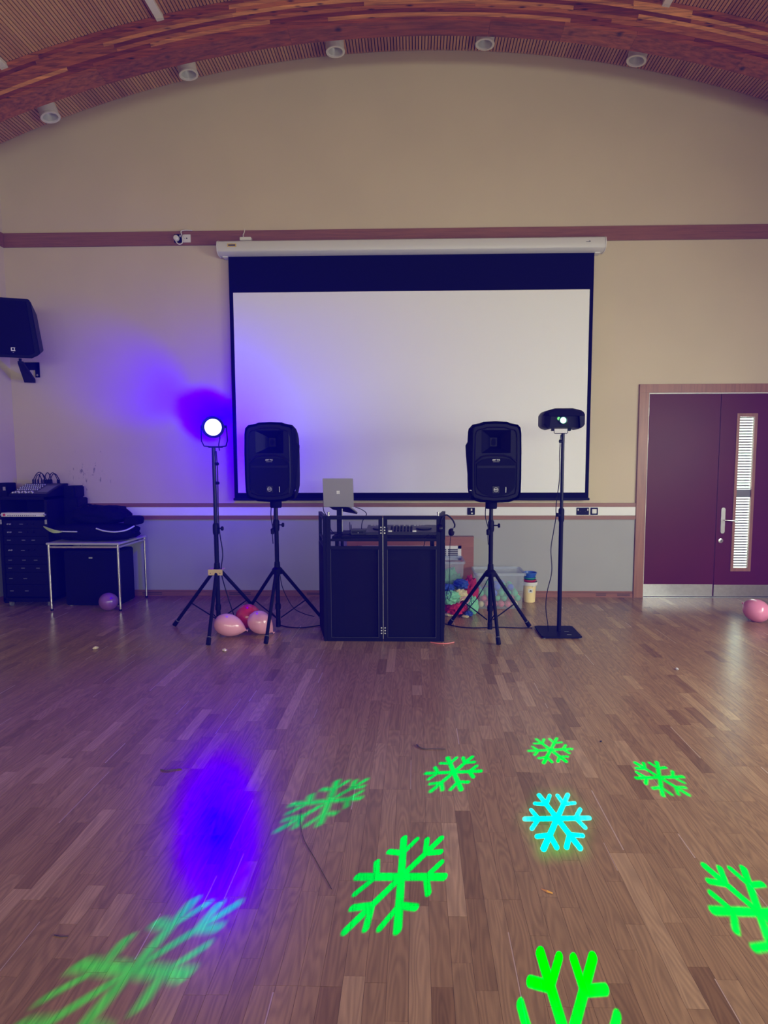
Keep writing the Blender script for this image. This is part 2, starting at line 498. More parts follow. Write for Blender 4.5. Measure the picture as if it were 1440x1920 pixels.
# back wall with the door opening
ol = [(XL - 0.1, -0.05), (2.70, -0.05), (2.70, 2.395), (4.37, 2.395), (4.37, -0.05), (XR + 0.1, -0.05)]
ol += [(x, arc(x) + 0.06) for x in [XR + 0.1 - i * (XR - XL + 0.2) / 40 for i in range(41)]]
struct(MB().prism(ol, D, D + 0.12).build('wall_back', M['cream_scuffed']))
struct(MB().box(XL - 0.12, XL, -6.1, D, -0.05, 5.35).build('wall_left', M['cream']))
struct(MB().box(XR, XR + 0.12, -6.1, D, -0.05, 5.35).build('wall_right', M['cream']))
ol = [(XL - 0.1, -0.05), (XR + 0.1, -0.05)] + [(x, arc(x) + 0.06) for x in [XR + 0.1 - i * (XR - XL + 0.2) / 40 for i in range(41)]]
struct(MB().prism(ol, -6.12, -6.0).build('wall_rear', M['cream']))
for i, x in enumerate((-3.0, 0.0, 3.0)):
    w = bpy.data.objects.new('window_%d' % (i + 1), None); COL.objects.link(w); w.location = (x, -6.0, 1.95); struct(w)
    f = MB()
    f.box(-1.25, 1.25, 0, 0.04, 1.05, 1.13).box(-1.25, 1.25, 0, 0.04, -1.13, -1.05).box(-1.25, -1.17, 0, 0.04, -1.05, 1.05).box(1.17, 1.25, 0, 0.04, -1.05, 1.05).box(-0.03, 0.03, 0, 0.04, -1.05, 1.05)
    f.build('window_frame', M['frame_wood'], w)
    MB().box(-1.17, 1.17, 0.0, 0.012, -1.05, 1.05).build('pane', M['white_gloss'], w)

# vault: dark lining, slats under it
arcx = [XL - 0.1 + i * (XR - XL + 0.2) / 48 for i in range(49)]
a0 = math.asin((XL - 0.05 - ACX) / AR); a1 = math.asin((XR + 0.05 - ACX) / AR)
ceil = MB()
rg = []
for i in range(49):
    a = a0 + (a1 - a0) * i / 48
    s, c = math.sin(a), math.cos(a)
    rg.append([(ACX + r * s, y, ACZ + r * c) for r, y in ((AR + 0.02, -6.1), (AR + 0.02, 7.1), (AR + 0.10, 7.1), (AR + 0.10, -6.1))])
ceil.rings(rg)
CE = struct(ceil.build('ceiling', M['ceiling_dark']))
sl = MB()
nsl = int((a1 - a0) * AR / 0.0342)
BEAM_Y0, BEAM_Y1 = 6.05, 6.26
pt = {}
rs = random.Random(11)
for y0, y1 in ((BEAM_Y1, 6.995), (3.0, BEAM_Y0), (0.0, 2.995), (-6.0, -0.005)):
    for i in range(nsl):
        a = a0 + (a1 - a0) * (i + 0.5) / nsl
        key = (y0, (i + 3) // 18)
        if key not in pt:
            pt[key] = rs.uniform(0.2, 0.8)
        tone = min(1, max(0, pt[key] + rs.uniform(-0.22, 0.22)))
        s, c = math.sin(a), math.cos(a)
        hw = 0.0124
        T, N_ = Vector((c, 0, -s)), Vector((s, 0, c))
        P0 = Vector((ACX, 0, ACZ)) + N_ * AR
        vs = [P0 + T * u + N_ * w_ + Vector((0, y, 0)) for u in (-hw, hw) for y in (y0, y1) for w_ in (0, 0.016)]
        sl.add(vs, [(0, 1, 3, 2), (4, 6, 7, 5), (0, 4, 5, 1), (2, 3, 7, 6), (0, 2, 6, 4)], tone)
stuff(sl.build('ceiling_slats', M['slat_wood'], CE, tones=True))

# glulam arch: nine laminations, each of several boards
BEAM = bpy.data.objects.new('ceiling_beam', None); COL.objects.link(BEAM); BEAM.location = (0, BEAM_Y0, 5.8); struct(BEAM)
rs = random.Random(5)
NL, RB0 = 9, 12.52
for k in range(NL):
    r0 = RB0 + (AR - RB0) * k / NL; r1 = RB0 + (AR - RB0) * (k + 1) / NL - 0.0012
    x = XL - 0.05
    while x < XR + 0.05:
        ln = rs.uniform(0.5, 2.4)
        x2 = min(x + ln, XR + 0.05)
        if XR - x2 < 0.4: x2 = XR + 0.05
        b0, b1 = math.asin((x - ACX) / 12.7), math.asin((x2 - 0.0015 - ACX) / 12.7)
        pr = rs.uniform(0, 0.0012)
        tone = rs.choice((0.0, 0.1, 0.2, 0.35, 0.5, 0.65, 0.85, 0.95) if k else (0.3, 0.4, 0.5))
        n = max(3, int((x2 - x) / 0.22)); rg = []
        for i in range(n + 1):
            a = b0 + (b1 - b0) * i / n; s, c = math.sin(a), math.cos(a)
            rg.append([(ACX + r * s, y - BEAM_Y0, ACZ + r * c - 5.8) for r, y in ((r0, BEAM_Y0 - pr), (r0, BEAM_Y1), (r1, BEAM_Y1), (r1, BEAM_Y0 - pr))])
        MB().rings(rg, tone=tone + rs.uniform(0, 0.05)).build('lamella', M['beam_wood'], BEAM, tones=True)
        x = x2

# floor: parquet strips; VP of the boards fits the room axis
FL = struct(MB().box(XL - 0.1, XR + 0.1, -6.1, 7.1, -0.06, -0.0045).build('floor', M['floor_base']))
SW, SWG = 0.069, 0.0008
rs = random.Random(3)
near, far = [], MB()
Y_START = 1.0
ncol = int((XR - XL) / SW)
base = [rs.uniform(0, 1.6) for _ in range(ncol // 3 + 2)]
for ci in range(ncol + 1):
    x0 = XL + ci * SW
    x1 = min(x0 + SW - SWG, XR)
    y = Y_START - rs.uniform(0, 0.4)
    board = ci // 3
    nxt = Y_START + base[board] - 1.6
    while y < D - 0.001:
        ln = rs.choice((0.2, 0.27, 0.33, 0.4, 0.46, 0.55)) * rs.uniform(0.9, 1.1)
        while nxt <= y + 0.1: nxt += 2.2
        y2 = min(y + ln, D)
        if abs(nxt - y2) < 0.25: y2 = min(nxt, D)
        if D - y2 < 0.12: y2 = D
        tone = min(1, max(0, rs.gauss(0.48, 0.15)))
        if rs.random() < 0.035: tone = rs.uniform(0.0, 0.12)
        if rs.random() < 0.06: tone = rs.uniform(0.85, 1.0)
        near.append((x0, x1, y, y2 - SWG, tone, rs.uniform(0, 0.0003)))
        y = y2


def seen(p):
    v = Vector(((p[0] + p[1]) / 2, (p[2] + p[3]) / 2, 0)) - Vector((0, 0, 1.63))
    z = v.dot(fw)
    if z < 0.3: return -1
    px = CX + FPX * v.dot(rt2) / z; py = CY - FPX * v.dot(up2) / z
    if not (-60 < px < 1500 and py < 1990): return -1
    return 1.0 / z


near.sort(key=lambda p: -seen(p))
sap = random.Random(9)
for i, (x0, x1, y0, y1, tone, dz) in enumerate(near):
    if i < 298:
        MB().box(x0, x1, y0, y1, -0.006, dz - 0.0003, tone).build('plank', M['floor_wood'], FL, tones=True)
    else:
        far.box(x0, x1, y0, y1, -0.006, dz - 0.0003, tone)
stuff(far.build('far_planks', M['floor_wood'], FL, tones=True))
sp = MB()
for (x0, x1, y0, y1, tone, dz) in near:
    if sap.random() < 0.055:
        w_ = sap.uniform(0.003, 0.006)
        l = sap.uniform(0.4, 1.0) * (y1 - y0); ys = y0 + sap.uniform(0, y1 - y0 - l)
        sp.box(x1 - w_, x1, ys, ys + l, -0.003, 0.0001)
stuff(sp.build('pale_sapwood_edges', M['pale_sap'], FL))
MB().box(XL, XR, -6.0, Y_START - 0.45, -0.006, 0).build('rear_boards', M['floor_far'], FL)

# trims on the back and left wall
struct(MB().box(XL, XR, D - 0.022, D, 4.100, 4.257).build('trim_1', M['trim_wood'], bevel=0.003))
struct(MB().box(XL, XL + 0.022, -6.0, D - 0.022, 4.100, 4.257).build('trim_2', M['trim_wood'], bevel=0.003))
struct(MB().box(XL, 2.585, D - 0.028, D, 1.080, 1.126).build('trim_3', M['trim_wood'], bevel=0.003))
struct(MB().box(XL, 2.585, D - 0.020, D, 0.978, 1.080).build('trim_4', M['trunk_white'], bevel=0.002))
struct(MB().box(XL, 2.585, D - 0.028, D, 0.930, 0.978).build('trim_5', M['trim_wood'], bevel=0.003))
struct(MB().box(XL, 2.585, D - 0.008, D, 0.073, 0.930).build('trim_6', M['grey_dado']))
BB = struct(MB().box(XL, 2.585, D - 0.018, D, 0, 0.052).box(XL, 2.585, D - 0.012, D, 0.054, 0.074).build('baseboard_back', M['trim_wood'], bevel=0.002))
for x0, x1 in ((-2.24, -1.98), (-1.30, -1.12), (2.15, 2.27), (2.40, 2.55), (-3.30, -3.06)):
    MB().box(x0, x1, D - 0.0195, D - 0.0185, 0.018, 0.026).box(x0, x1, D - 0.0195, D - 0.0185, 0.036, 0.044).build('vent_slot', M['slot'], BB)
struct(MB().box(XL, XL + 0.018, -6, D - 0.02, 0, 0.074).build('baseboard_left', M['trim_wood']))
struct(MB().box(XL, XL + 0.008, -6, D - 0.03, 0.074, 0.930).build('trim_7', M['grey_dado']))
struct(MB().box(XL, XL + 0.028, -6, D - 0.03, 0.930, 0.978).box(XL, XL + 0.028, -6, D - 0.03, 1.08, 1.126).build('trim_8', M['trim_wood']))
struct(MB().box(XL, XL + 0.02, -6, D - 0.03, 0.978, 1.080).build('trim_9', M['trunk_white']))

# double door
DR = bpy.data.objects.new('door_1', None); COL.objects.link(DR); DR.location = (2.70, D, 0); struct(DR)
f = MB()
f.box(-0.112, -0.002, -0.03, 0.10, 0, 2.397).box(1.672, 1.782, -0.03, 0.10, 0, 2.397).box(-0.112, 1.782, -0.03, 0.10, 2.398, 2.495)
f.build('door_frame', M['frame_wood'], DR, bevel=0.003)
MB().box(-0.002, 0.008, -0.012, 0.06, 0, 2.397).box(-0.002, 1.67, -0.012, 0.06, 2.386, 2.397).build('door_stop', M['white'], DR)
MB().box(0, 1.67, -0.03, 0.06, 0, 0.008).build('threshold', M['steel'], DR)
l1 = MB().box(0.012, 0.832, 0.004, 0.048, 0.012, 2.384).build('leaf', M['maroon'], DR, bevel=0.003)
MB().box(0.014, 0.822, 0.0015, 0.004, 0.014, 0.158).build('kick_plate', M['steel'], l1)
for z in (2.18, 1.875, 1.06, 0.24):
    MB().box(-0.006, 0.012, -0.006, 0.010, z - 0.05, z + 0.05).build('hinge', M['steel'], l1, bevel=0.002)
l2 = MB()
vx0, vx1, vz0, vz1 = 1.040, 1.232, 0.345, 2.130
for bx in ((0.838, vx0, 0.012, 2.384), (vx1, 1.658, 0.012, 2.384), (vx0, vx1, 0.012, vz0), (vx0, vx1, vz1, 2.384)):
    l2.box(bx[0], bx[1], 0.004, 0.048, bx[2], bx[3])
l2 = l2.build('leaf', M['maroon'], DR)
f = MB()
f.box(vx0 - 0.022, vx0 + 0.012, -0.008, 0.05, vz0 - 0.03, vz1 + 0.03).box(vx1 - 0.012, vx1 + 0.022, -0.008, 0.05, vz0 - 0.03, vz1 + 0.03)
f.box(vx0 + 0.012, vx1 - 0.012, -0.008, 0.05, vz1 - 0.008, vz1 + 0.03).box(vx0 + 0.012, vx1 - 0.012, -0.008, 0.05, vz0 - 0.03, vz0 + 0.008)
f.build('vision_frame', M['frame_wood'], l2, bevel=0.002)
MB().box(vx0 + 0.01, vx1 - 0.01, 0.030, 0.034, vz0, vz1).build('pane', M['door_glass'], l2)
strip0 = None
z = vz0 + 0.016
while z < vz1 - 0.02:
    if not (1.185 < z < 1.275):
        if strip0 is None:
            strip0 = MB().box(vx0 + 0.012, vx1 - 0.012, 0.020, 0.022, -0.0082, 0.0082).build('blind_slat', M['strip'], l2, loc=(0, 0, z))
        else:
            c = strip0.copy(); COL.objects.link(c); c.location = (0, 0, z); c.parent = l2
    z += 0.0316
MB().box(vx0 + 0.012, vx1 - 0.012, 0.016, 0.022, 1.19, 1.28).build('centre_plate', M['grey_box'], l2)
MB().box(0.84, 1.656, 0.0015, 0.004, 0.014, 0.152).build('kick_plate', M['steel'], l2)
h = MB().prism(rrect(0.886, 0.934, 0.765, 1.068, 0.022), -0.006, 0.004).build('handle_plate', M['steel'], l2, bevel=0.001)
MB().tube([(0.910, 0.0, 0.925), (0.910, -0.045, 0.925), (0.93, -0.055, 0.924), (1.055, -0.055, 0.918)], 0.009, 10).build('lever', M['chrome'], l2, smooth=True)
MB().lathe([(0.027, 0), (0.027, 0.006), (0.020, 0.008)], 20, Matrix.Translation((0.897, 0.004, 0.678)) @ Matrix.Rotation(PI / 2, 4, 'X')).build('lock', M['steel'], l2, smooth=True)
MB().box(0.893, 0.901, -0.006, -0.003, 0.668, 0.688).build('keyhole', M['slot'], l2)
# little lobby behind the door so the panes look onto something
struct(MB().box(2.6, 4.5, 8.2, 8.3, 0, 2.6).box(2.55, 2.6, 7.12, 8.3, 0, 2.6).box(4.5, 4.55, 7.12, 8.3, 0, 2.6).box(2.55, 4.55, 7.12, 8.3, 2.6, 2.65).box(2.55, 4.55, 7.12, 8.3, -0.05, 0).build('wall_lobby', M['cream']))

# ------------------------------------------------------------------ projection screen
S = thing('projection_screen', 'wide pull-down projection screen, white with black border, on the back wall', 'screen', (-0.05, 6.9, 4.03))
x0, x1 = -2.165, 2.155
pf = [(-0.075, 0.078), (0.02, 0.078), (0.075, 0.05), (0.088, 0.0), (0.075, -0.055), (0.03, -0.085), (-0.06, -0.085)]   # depth, height
cs = MB(); rg = []
for x in (x0, x1):
    rg.append([(x, -d, h_) for d, h_ in pf])
cs.rings(rg); cs.build('casing', M['trunk_grey'], S, bevel=0.004)
for sx in (x0 - 0.012, x1):
    cc = MB(); cc.rings([[(x, -d * 1.03, h_ * 1.03) for d, h_ in pf] for x in (sx, sx + 0.012)]); cc.build('end_cap', M['white'], S, bevel=0.002)
zt, zb = -0.08, 1.178 - 4.03
fx0, fx1 = -2.075, 2.065
MB().box(fx0, fx1, 0.018, 0.020, zb, zt).build('masking_border', M['screen_black'], S)
wx0, wx1 = -2.030, 2.022
MB().box(wx0, wx1, 0.015, 0.0175, 1.252 - 4.03, 3.545 - 4.03).build('viewing_surface', M['screen'], S)
MB().box(fx0 - 0.012, fx1 + 0.012, 0.005, 0.033, zb - 0.018, zb + 0.012).build('bottom_bar', M['black_matt'], S, bevel=0.004)
MB().box(x0 + 0.115, x0 + 0.215, -0.0905, -0.0875, -0.012, 0.022).build('yellow_label', M['yellow_label'], S)
MB().box(x0 + 0.125, x0 + 0.205, -0.0915, -0.090, -0.004, 0.012).build('label_print', M['dark_print'], S)
MB().box(x1 - 0.215, x1 - 0.165, -0.0905, -0.086, -0.003, 0.002).add([(x1 - 0.185, -0.0905, 0.002), (x1 - 0.165, -0.0905, 0.002), (x1 - 0.175, -0.0905, 0.014)], [(0, 1, 2)]).build('maker_mark', M['grey_box'], S)
for sx in (x0 + 0.06, x1 - 0.06):
    MB().box(sx - 0.03, sx + 0.03, 0.0, 0.09, -0.095, -0.08).build('bracket', M['white'], S)

# cable box above the screen
T = thing('cable_box', 'white cable box with a short wire on top of the screen casing', 'box', (-1.92, 6.93, 4.12))
MB().box(-0.065, 0.065, -0.03, 0.03, 0, 0.036).build('box_body', M['white'], T, bevel=0.004)
MB().tube(spline([(-0.03, 0.03, 0.036), (-0.04, 0.03, 0.075), (-0.03, 0.04, 0.11), (-0.026, 0.05, 0.15)]), 0.005, 6).build('wire', M['white'], T, smooth=True)

# sockets high on the trim
T = thing('mains_socket', 'dark socket plate with a white plug and looped lead on the upper trim', 'socket', (-2.71, D - 0.022, 4.17))
MB().box(-0.05, 0.045, -0.012, 0, -0.045, 0.05).build('back_plate', M['black'], T, bevel=0.003)
MB().lathe([(0.032, 0), (0.030, 0.03), (0.02, 0.04)], 16, Matrix.Translation((-0.02, -0.012, 0.0)) @ Matrix.Rotation(PI / 2, 4, 'X')).build('plug', M['white'], T, smooth=True)
MB().box(0.016, 0.028, -0.018, -0.011, 0.016, 0.038).build('switch', M['white'], T)
MB().tube(spline([(-0.02, -0.045, -0.015), (-0.012, -0.05, -0.05), (0.02, -0.045, -0.075), (0.052, -0.03, -0.05), (0.05, -0.03, 0.02), (0.04, -0.03, 0.07), (0.08, -0.012, 0.092), (0.16, 0.0, 0.092)]), 0.006, 6).build('lead', M['white'], T, smooth=True)
T = thing('socket_plate', 'square white socket plate on the upper trim, right of the plug', 'socket', (-2.615, D - 0.022, 4.172))
MB().box(-0.044, 0.044, -0.01, 0, -0.044, 0.044).build('plate', M['white'], T, bevel=0.003)
MB().lathe([(0.008, 0), (0.008, 0.002)], 10, Matrix.Translation((0.0, -0.0095, 0)) @ Matrix.Rotation(PI / 2, 4, 'X')).build('outlet_hole', M['slot'], T)
MB().box(-0.026, -0.022, -0.011, -0.0095, -0.004, 0.004).build('screw', M['slot'], T)
# sockets in the dado trunking
def socket(label, x, w, name='wall_socket'):
    T = thing(name, label, 'socket', (x, D - 0.020, 1.028))
    MB().box(-w / 2, w / 2, -0.010, 0, -0.043, 0.043).build('plate', M['black'], T, bevel=0.003)
    return T
T = socket('single dark socket with two white switches in the trunking behind the right speaker stand', 0.663, 0.09)
MB().box(-0.004, 0.012, -0.014, -0.009, 0.006, 0.032).build('rocker', M['white'], T)
MB().box(0.0, 0.02, -0.014, -0.009, -0.03, -0.014).build('rocker', M['white'], T)
T = socket('double dark socket in the trunking left of the door', 1.970, 0.145)
MB().box(-0.062, -0.05, -0.014, -0.009, 0.008, 0.030).build('rocker', M['white'], T)
MB().box(0.05, 0.062, -0.014, -0.009, 0.008, 0.030).build('rocker', M['white'], T)
for x in (-0.032, 0.032):
    MB().box(x - 0.004, x + 0.004, -0.0112, -0.0095, -0.008, 0.004).build('outlet_hole', M['slot'], T)
T = socket('square dark-framed light switch in the trunking beside the door frame', 2.103, 0.086, 'light_switch')
MB().box(-0.026, 0.026, -0.014, -0.009, -0.026, 0.026).build('rocker', M['white'], T, bevel=0.002)

# ------------------------------------------------------------------ ceiling lights
dl = thing('downlight', 'x', 'light', (0, 0, 0))
MB().lathe([(0.086, 0.012), (0.098, 0.02), (0.098, 0.34)], 32, cap=False).build('housing', M['white_gloss'], dl, smooth=True)
MB().lathe([(0.078, 0.012), (0.080, 0.0), (0.102, 0.0), (0.104, 0.010), (0.100, 0.022), (0.084, 0.02)], 32, cap=False).build('rim', M['white_gloss'], dl, smooth=True)
MB().lathe([(0.080, 0.008), (0.066, 0.05), (0.048, 0.09), (0.03, 0.11), (0.002, 0.115)], 32, cap=False).build('reflector', M['reflector'], dl, smooth=True)
LB = ['leftmost white drum downlight under the slatted ceiling', 'second white drum downlight from the left under the slatted ceiling', 'middle white drum downlight of five under the slatted ceiling', 'second white drum downlight from the right under the slatted ceiling', 'rightmost white drum downlight under the slatted ceiling']
for i, (x, zb) in enumerate(((-3.998, 5.387), (-2.453, 5.802), (-0.853, 6.007), (0.749, 6.052), (2.358, 5.856))):
    o = dl if i == 0 else copy_tree(dl)
    o.location = (x, 6.75, zb); o['label'] = LB[i]; o['group'] = 'downlights along the arch'
    o.rotation_euler = (R(3), math.asin((x - ACX) / AR), 0)
tk = thing('lighting_track', 'x', 'light', (0, 0, 0))
MB().box(-0.036, 0.036, -4.0, -0.03, -0.052, -0.002).build('track_body', M['white_gloss'], tk, bevel=0.004)
MB().box(-0.036, 0.036, -0.03, -0.001, -0.052, -0.002).build('end_cap', M['white'], tk)
LB = ['white lighting track on the slatted ceiling at the far left', 'white lighting track on the slatted ceiling, left of centre', 'white lighting track on the slatted ceiling at the right']
for i, x in enumerate((-4.03, -2.467, 2.38)):
    o = tk if i == 0 else copy_tree(tk)
    o.location = (x, BEAM_Y0, arc(x) - 0.001); o.rotation_euler = (0, math.asin((x - ACX) / AR), 0)
    o['label'] = LB[i]; o['group'] = 'lighting tracks between the beams'

# ------------------------------------------------------------------ tripod stands
def tripod(label, loc, rad, angs, hub_z, top_z, name='tripod_stand', hub_mat='black_matt', mid_z=1.05, group=None, foot0=0.035):
    T = thing(name, label, 'stand', loc, 0, group)
    MB().lathe([(0.021, foot0), (0.021, mid_z)], 16).build('lower_pole', M['black_matt'], T, smooth=True)
    MB().lathe([(0.018, mid_z), (0.018, top_z)], 16).build('upper_pole', M['black_gloss'], T, smooth=True)
    MB().lathe([(0.024, foot0 - 0.01), (0.024, foot0 + 0.05)], 14).build('bottom_cap', M['black'], T, smooth=True)
    MB().lathe([(0.026, mid_z - 0.09), (0.03, mid_z - 0.07), (0.03, mid_z), (0.02, mid_z + 0.02)], 16).build('clamp_collar', M['black'], T, smooth=True)
    kb = MB().tube([(0.02, -0.015, mid_z - 0.03), (0.06, -0.03, mid_z - 0.03)], 0.006, 8); kb.lathe([(0.018, 0), (0.022, 0.01), (0.018, 0.02)], 12, Matrix.Translation((0.06, -0.03, mid_z - 0.03)) @ Matrix.Rotation(PI / 2, 4, 'Y'))
    kb.build('knob', M['black'], T, smooth=True)
    MB().lathe([(0.030, hub_z - 0.05), (0.052, hub_z - 0.045), (0.052, hub_z), (0.03, hub_z + 0.02), (0.026, hub_z + 0.07)], 12).build('hub', M[hub_mat], T, smooth=True)
    MB().lathe([(0.028, 0.20), (0.028, 0.25)], 12).build('brace_collar', M['black'], T, smooth=True)
    for a in angs:
        d = Vector((math.cos(R(a)), math.sin(R(a)), 0)); n = Vector((-d.y, d.x, 0))
        p0 = d * 0.045 + Vector((0, 0, hub_z - 0.02)); p1 = d * rad + Vector((0, 0, 0.022))
        lg = MB().tube([p0, p1], 0.0165, 10).build('leg', M['black_matt'], T, smooth=True)
        MB().tube([p0.lerp(p1, 0.93), p1 + (p1 - p0).normalized() * 0.012], [0.021, 0.022], 10).build('rubber_foot', M['black'], lg, smooth=True)
        MB().tube([p0.lerp(p1, 0.93) - (p1 - p0).normalized() * 0.006, p0.lerp(p1, 0.93)], 0.0195, 10).build('foot_ring', M['grey_box'], lg, smooth=True)
        q = p0.lerp(p1, 0.58)
        MB().tube([d * 0.03 + Vector((0, 0, 0.11)), q], 0.006, 6).build('brace', M['black_matt'], T, smooth=True)
    return T


tripod('tall black tripod light stand with yellow metal collar, left of the speakers', (-1.895, 5.56, 0), 0.49, (-82, 166, 42), 0.585, 1.76, 'light_stand', 'black_matt', 1.02)
S1 = tripod('black tripod speaker stand left of the DJ booth', (-1.325, 5.60, 0), 0.48, (-90, 35, 153), 0.59, 1.25, 'speaker_stand', group='tripod stands under the speakers')
S2 = tripod('black tripod speaker stand right of the DJ booth', (0.715, 5.55, 0), 0.425, (-87, 21, 150), 0.58, 1.25, 'speaker_stand', group='tripod stands under the speakers')
# yellow collar is part of the light stand
LS = [o for o in bpy.data.objects if o.name == 'light_stand'][0]
c = MB().box(-0.068, 0.068, -0.06, -0.045, 0.545, 0.60).box(-0.068, 0.068, -0.045, 0.04, 0.595, 0.60).build('collar_plate', M['brass'], LS, bevel=0.002)
for x in (-0.046, 0.046):
    MB().box(x - 0.004, x + 0.004, -0.0615, -0.0595, 0.562, 0.570).build('bolt', M['black'], LS)
MB().tube(spline([(0.03, -0.02, 1.72), (0.035, -0.01, 1.5), (0.03, -0.01, 1.15), (0.045, -0.03, 0.95), (0.065, -0.02, 0.75), (0.05, -0.03, 0.60), (0.07, -0.02, 0.45), (0.16, 0.0, 0.12), (0.22, 0.03, 0.006), (0.30, 0.12, 0.005)]), 0.005, 6).build('lead', M['black'], LS, smooth=True)
for z in (1.60, 1.42):
    MB().lathe([(0.0, 0), (0.014, 0.002), (0.014, 0.03), (0.006, 0.035)], 10, Matrix.Translation((0.015, -0.012, z)) @ Matrix.Rotation(PI / 2, 4, 'Y')).build('knob', M['black'], LS, smooth=True)

# stage lamp on the light stand
LAMP = Vector((-1.875, 5.45, 1.938))
T = thing('stage_lamp', 'round blue-white stage lamp glowing on top of the left light stand', 'lamp', (LAMP.x, 5.56, 1.755), R(8))
RX = Matrix.Translation((0, -0.09, LAMP.z - 1.755)) @ Matrix.Rotation(PI / 2, 4, 'X')
MB().lathe([(0.03, -0.21), (0.062, -0.20), (0.075, -0.13), (0.098, -0.03), (0.100, 0.03), (0.091, 0.03), (0.089, 0.008)], 32, RX, cap=True).build('can', M['black_matt'], T, smooth=True)
m, nt, b = nodes('lamp_lens_glow')
b.inputs['Base Color'].default_value = (0.1, 0.1, 0.12, 1)
b.inputs['Emission Color'].default_value = (0.80, 0.80, 1.0, 1); b.inputs['Emission Strength'].default_value = 2.2
MB().lathe([(0.0005, 0.014), (0.05, 0.013), (0.088, 0.006)], 32, RX, cap=False).build('lens', m, T, smooth=True)
MB().tube([(-0.115, -0.06, 0.19), (-0.118, -0.05, 0.06), (-0.10, -0.03, 0.012), (-0.05, -0.01, 0.006), (0.05, -0.01, 0.006), (0.10, -0.03, 0.012), (0.118, -0.05, 0.06), (0.115, -0.06, 0.19)], 0.006, 8).build('yoke', M['black_matt'], T, smooth=True)
for sx in (-1, 1):
    MB().lathe([(0.014, 0), (0.014, 0.022)], 10, Matrix.Translation((sx * 0.095, -0.06, 0.19)) @ Matrix.Rotation(sx * PI / 2, 4, 'Y')).build('yoke_knob', M['black'], T, smooth=True)
MB().box(-0.065, 0.065, -0.025, 0.015, -0.004, 0.006).build('stand_adapter', M['black_matt'], T, bevel=0.002)
MB().tube(spline([(0.0, 0.11, 0.17), (0.02, 0.12, 0.10), (0.02, 0.05, 0.03), (0.028, 0.03, -0.03)]), 0.005, 6).build('power_lead', M['black'], T, smooth=True)


def led_spot(name, loc, d, watts, cone, blend, soft, col):
    """spot whose LED colour is set by nodes, so that out-of-gamut components survive"""
    l = bpy.data.lights.new(name, 'SPOT'); l.energy = watts; l.spot_size = R(cone); l.spot_blend = blend; l.shadow_soft_size = soft
    l.use_nodes = True
    c = l.node_tree.nodes.new('ShaderNodeCombineXYZ')
    for k in range(3): c.inputs[k].default_value = col[k]
    l.node_tree.links.new(c.outputs[0], l.node_tree.nodes['Emission'].inputs['Color'])
    o = bpy.data.objects.new(name, l); COL.objects.link(o); o.location = loc; aim(o, d)
    return o


led_spot('stage_lamp_beam', (LAMP.x, 5.33, LAMP.z), (0.25, -1, -0.08), 400, 168, 1.0, 0.085, (-0.026, -0.10, 1.0))
led_spot('added_blue_fill', (LAMP.x, 5.74, LAMP.z + 0.02), (-0.95, 1, -0.05), 120, 150, 1.0, 0.05, BLUE)  # added blue fill for the violet glow on the wall behind the lamp
led_spot('added_blue_fill', (LAMP.x + 0.02, 5.74, LAMP.z - 0.02), (0.15, 1, -0.5), 60, 179, 0.3, 0.05, BLUE)  # added wide blue fill to tint dado, screen and stands
led_spot('added_flare_spot', (LAMP.x, 5.76, LAMP.z + 0.03), (-2.46 - LAMP.x, 7.0 - 5.76, 2.15 - LAMP.z), 520, 30, 1.0, 0.03, BLUE)  # added spot imitating the lens-flare patch on the wall by the lamp
led_spot('added_flare_spot', (LAMP.x - 0.03, 5.76, LAMP.z + 0.05), (-3.30 - LAMP.x, 7.0 - 5.76, 2.52 - LAMP.z), 330, 40, 1.0, 0.03, BLUE)  # added spot drawing the flare out towards the upper left

# ------------------------------------------------------------------ loudspeakers
def speaker_outline(w, h, grow=0.0):
    hw = w / 2
    base = [(-hw * 0.93, 0.035), (-hw * 0.55, 0.008), (0, 0.0), (hw * 0.55, 0.008), (hw * 0.93, 0.035), (hw * 0.985, 0.09), (hw * 1.0, 0.30 * h), (hw, 0.62 * h), (hw * 0.985, 0.86 * h),
            (hw * 0.95, 0.935 * h), (hw * 0.86, 0.965 * h), (hw * 0.55, 0.985 * h), (hw * 0.45, h), (0, h + 0.004), (-hw * 0.45, h), (-hw * 0.55, 0.985 * h), (-hw * 0.86, 0.965 * h), (-hw * 0.95, 0.935 * h), (-hw * 0.985, 0.86 * h), (-hw, 0.62 * h), (-hw, 0.30 * h), (-hw * 0.985, 0.09)]
    if grow:
        cz = h / 2
        base = [(x * (1 + grow / hw), cz + (z - cz) * (1 + grow / cz)) for x, z in base]
    return base


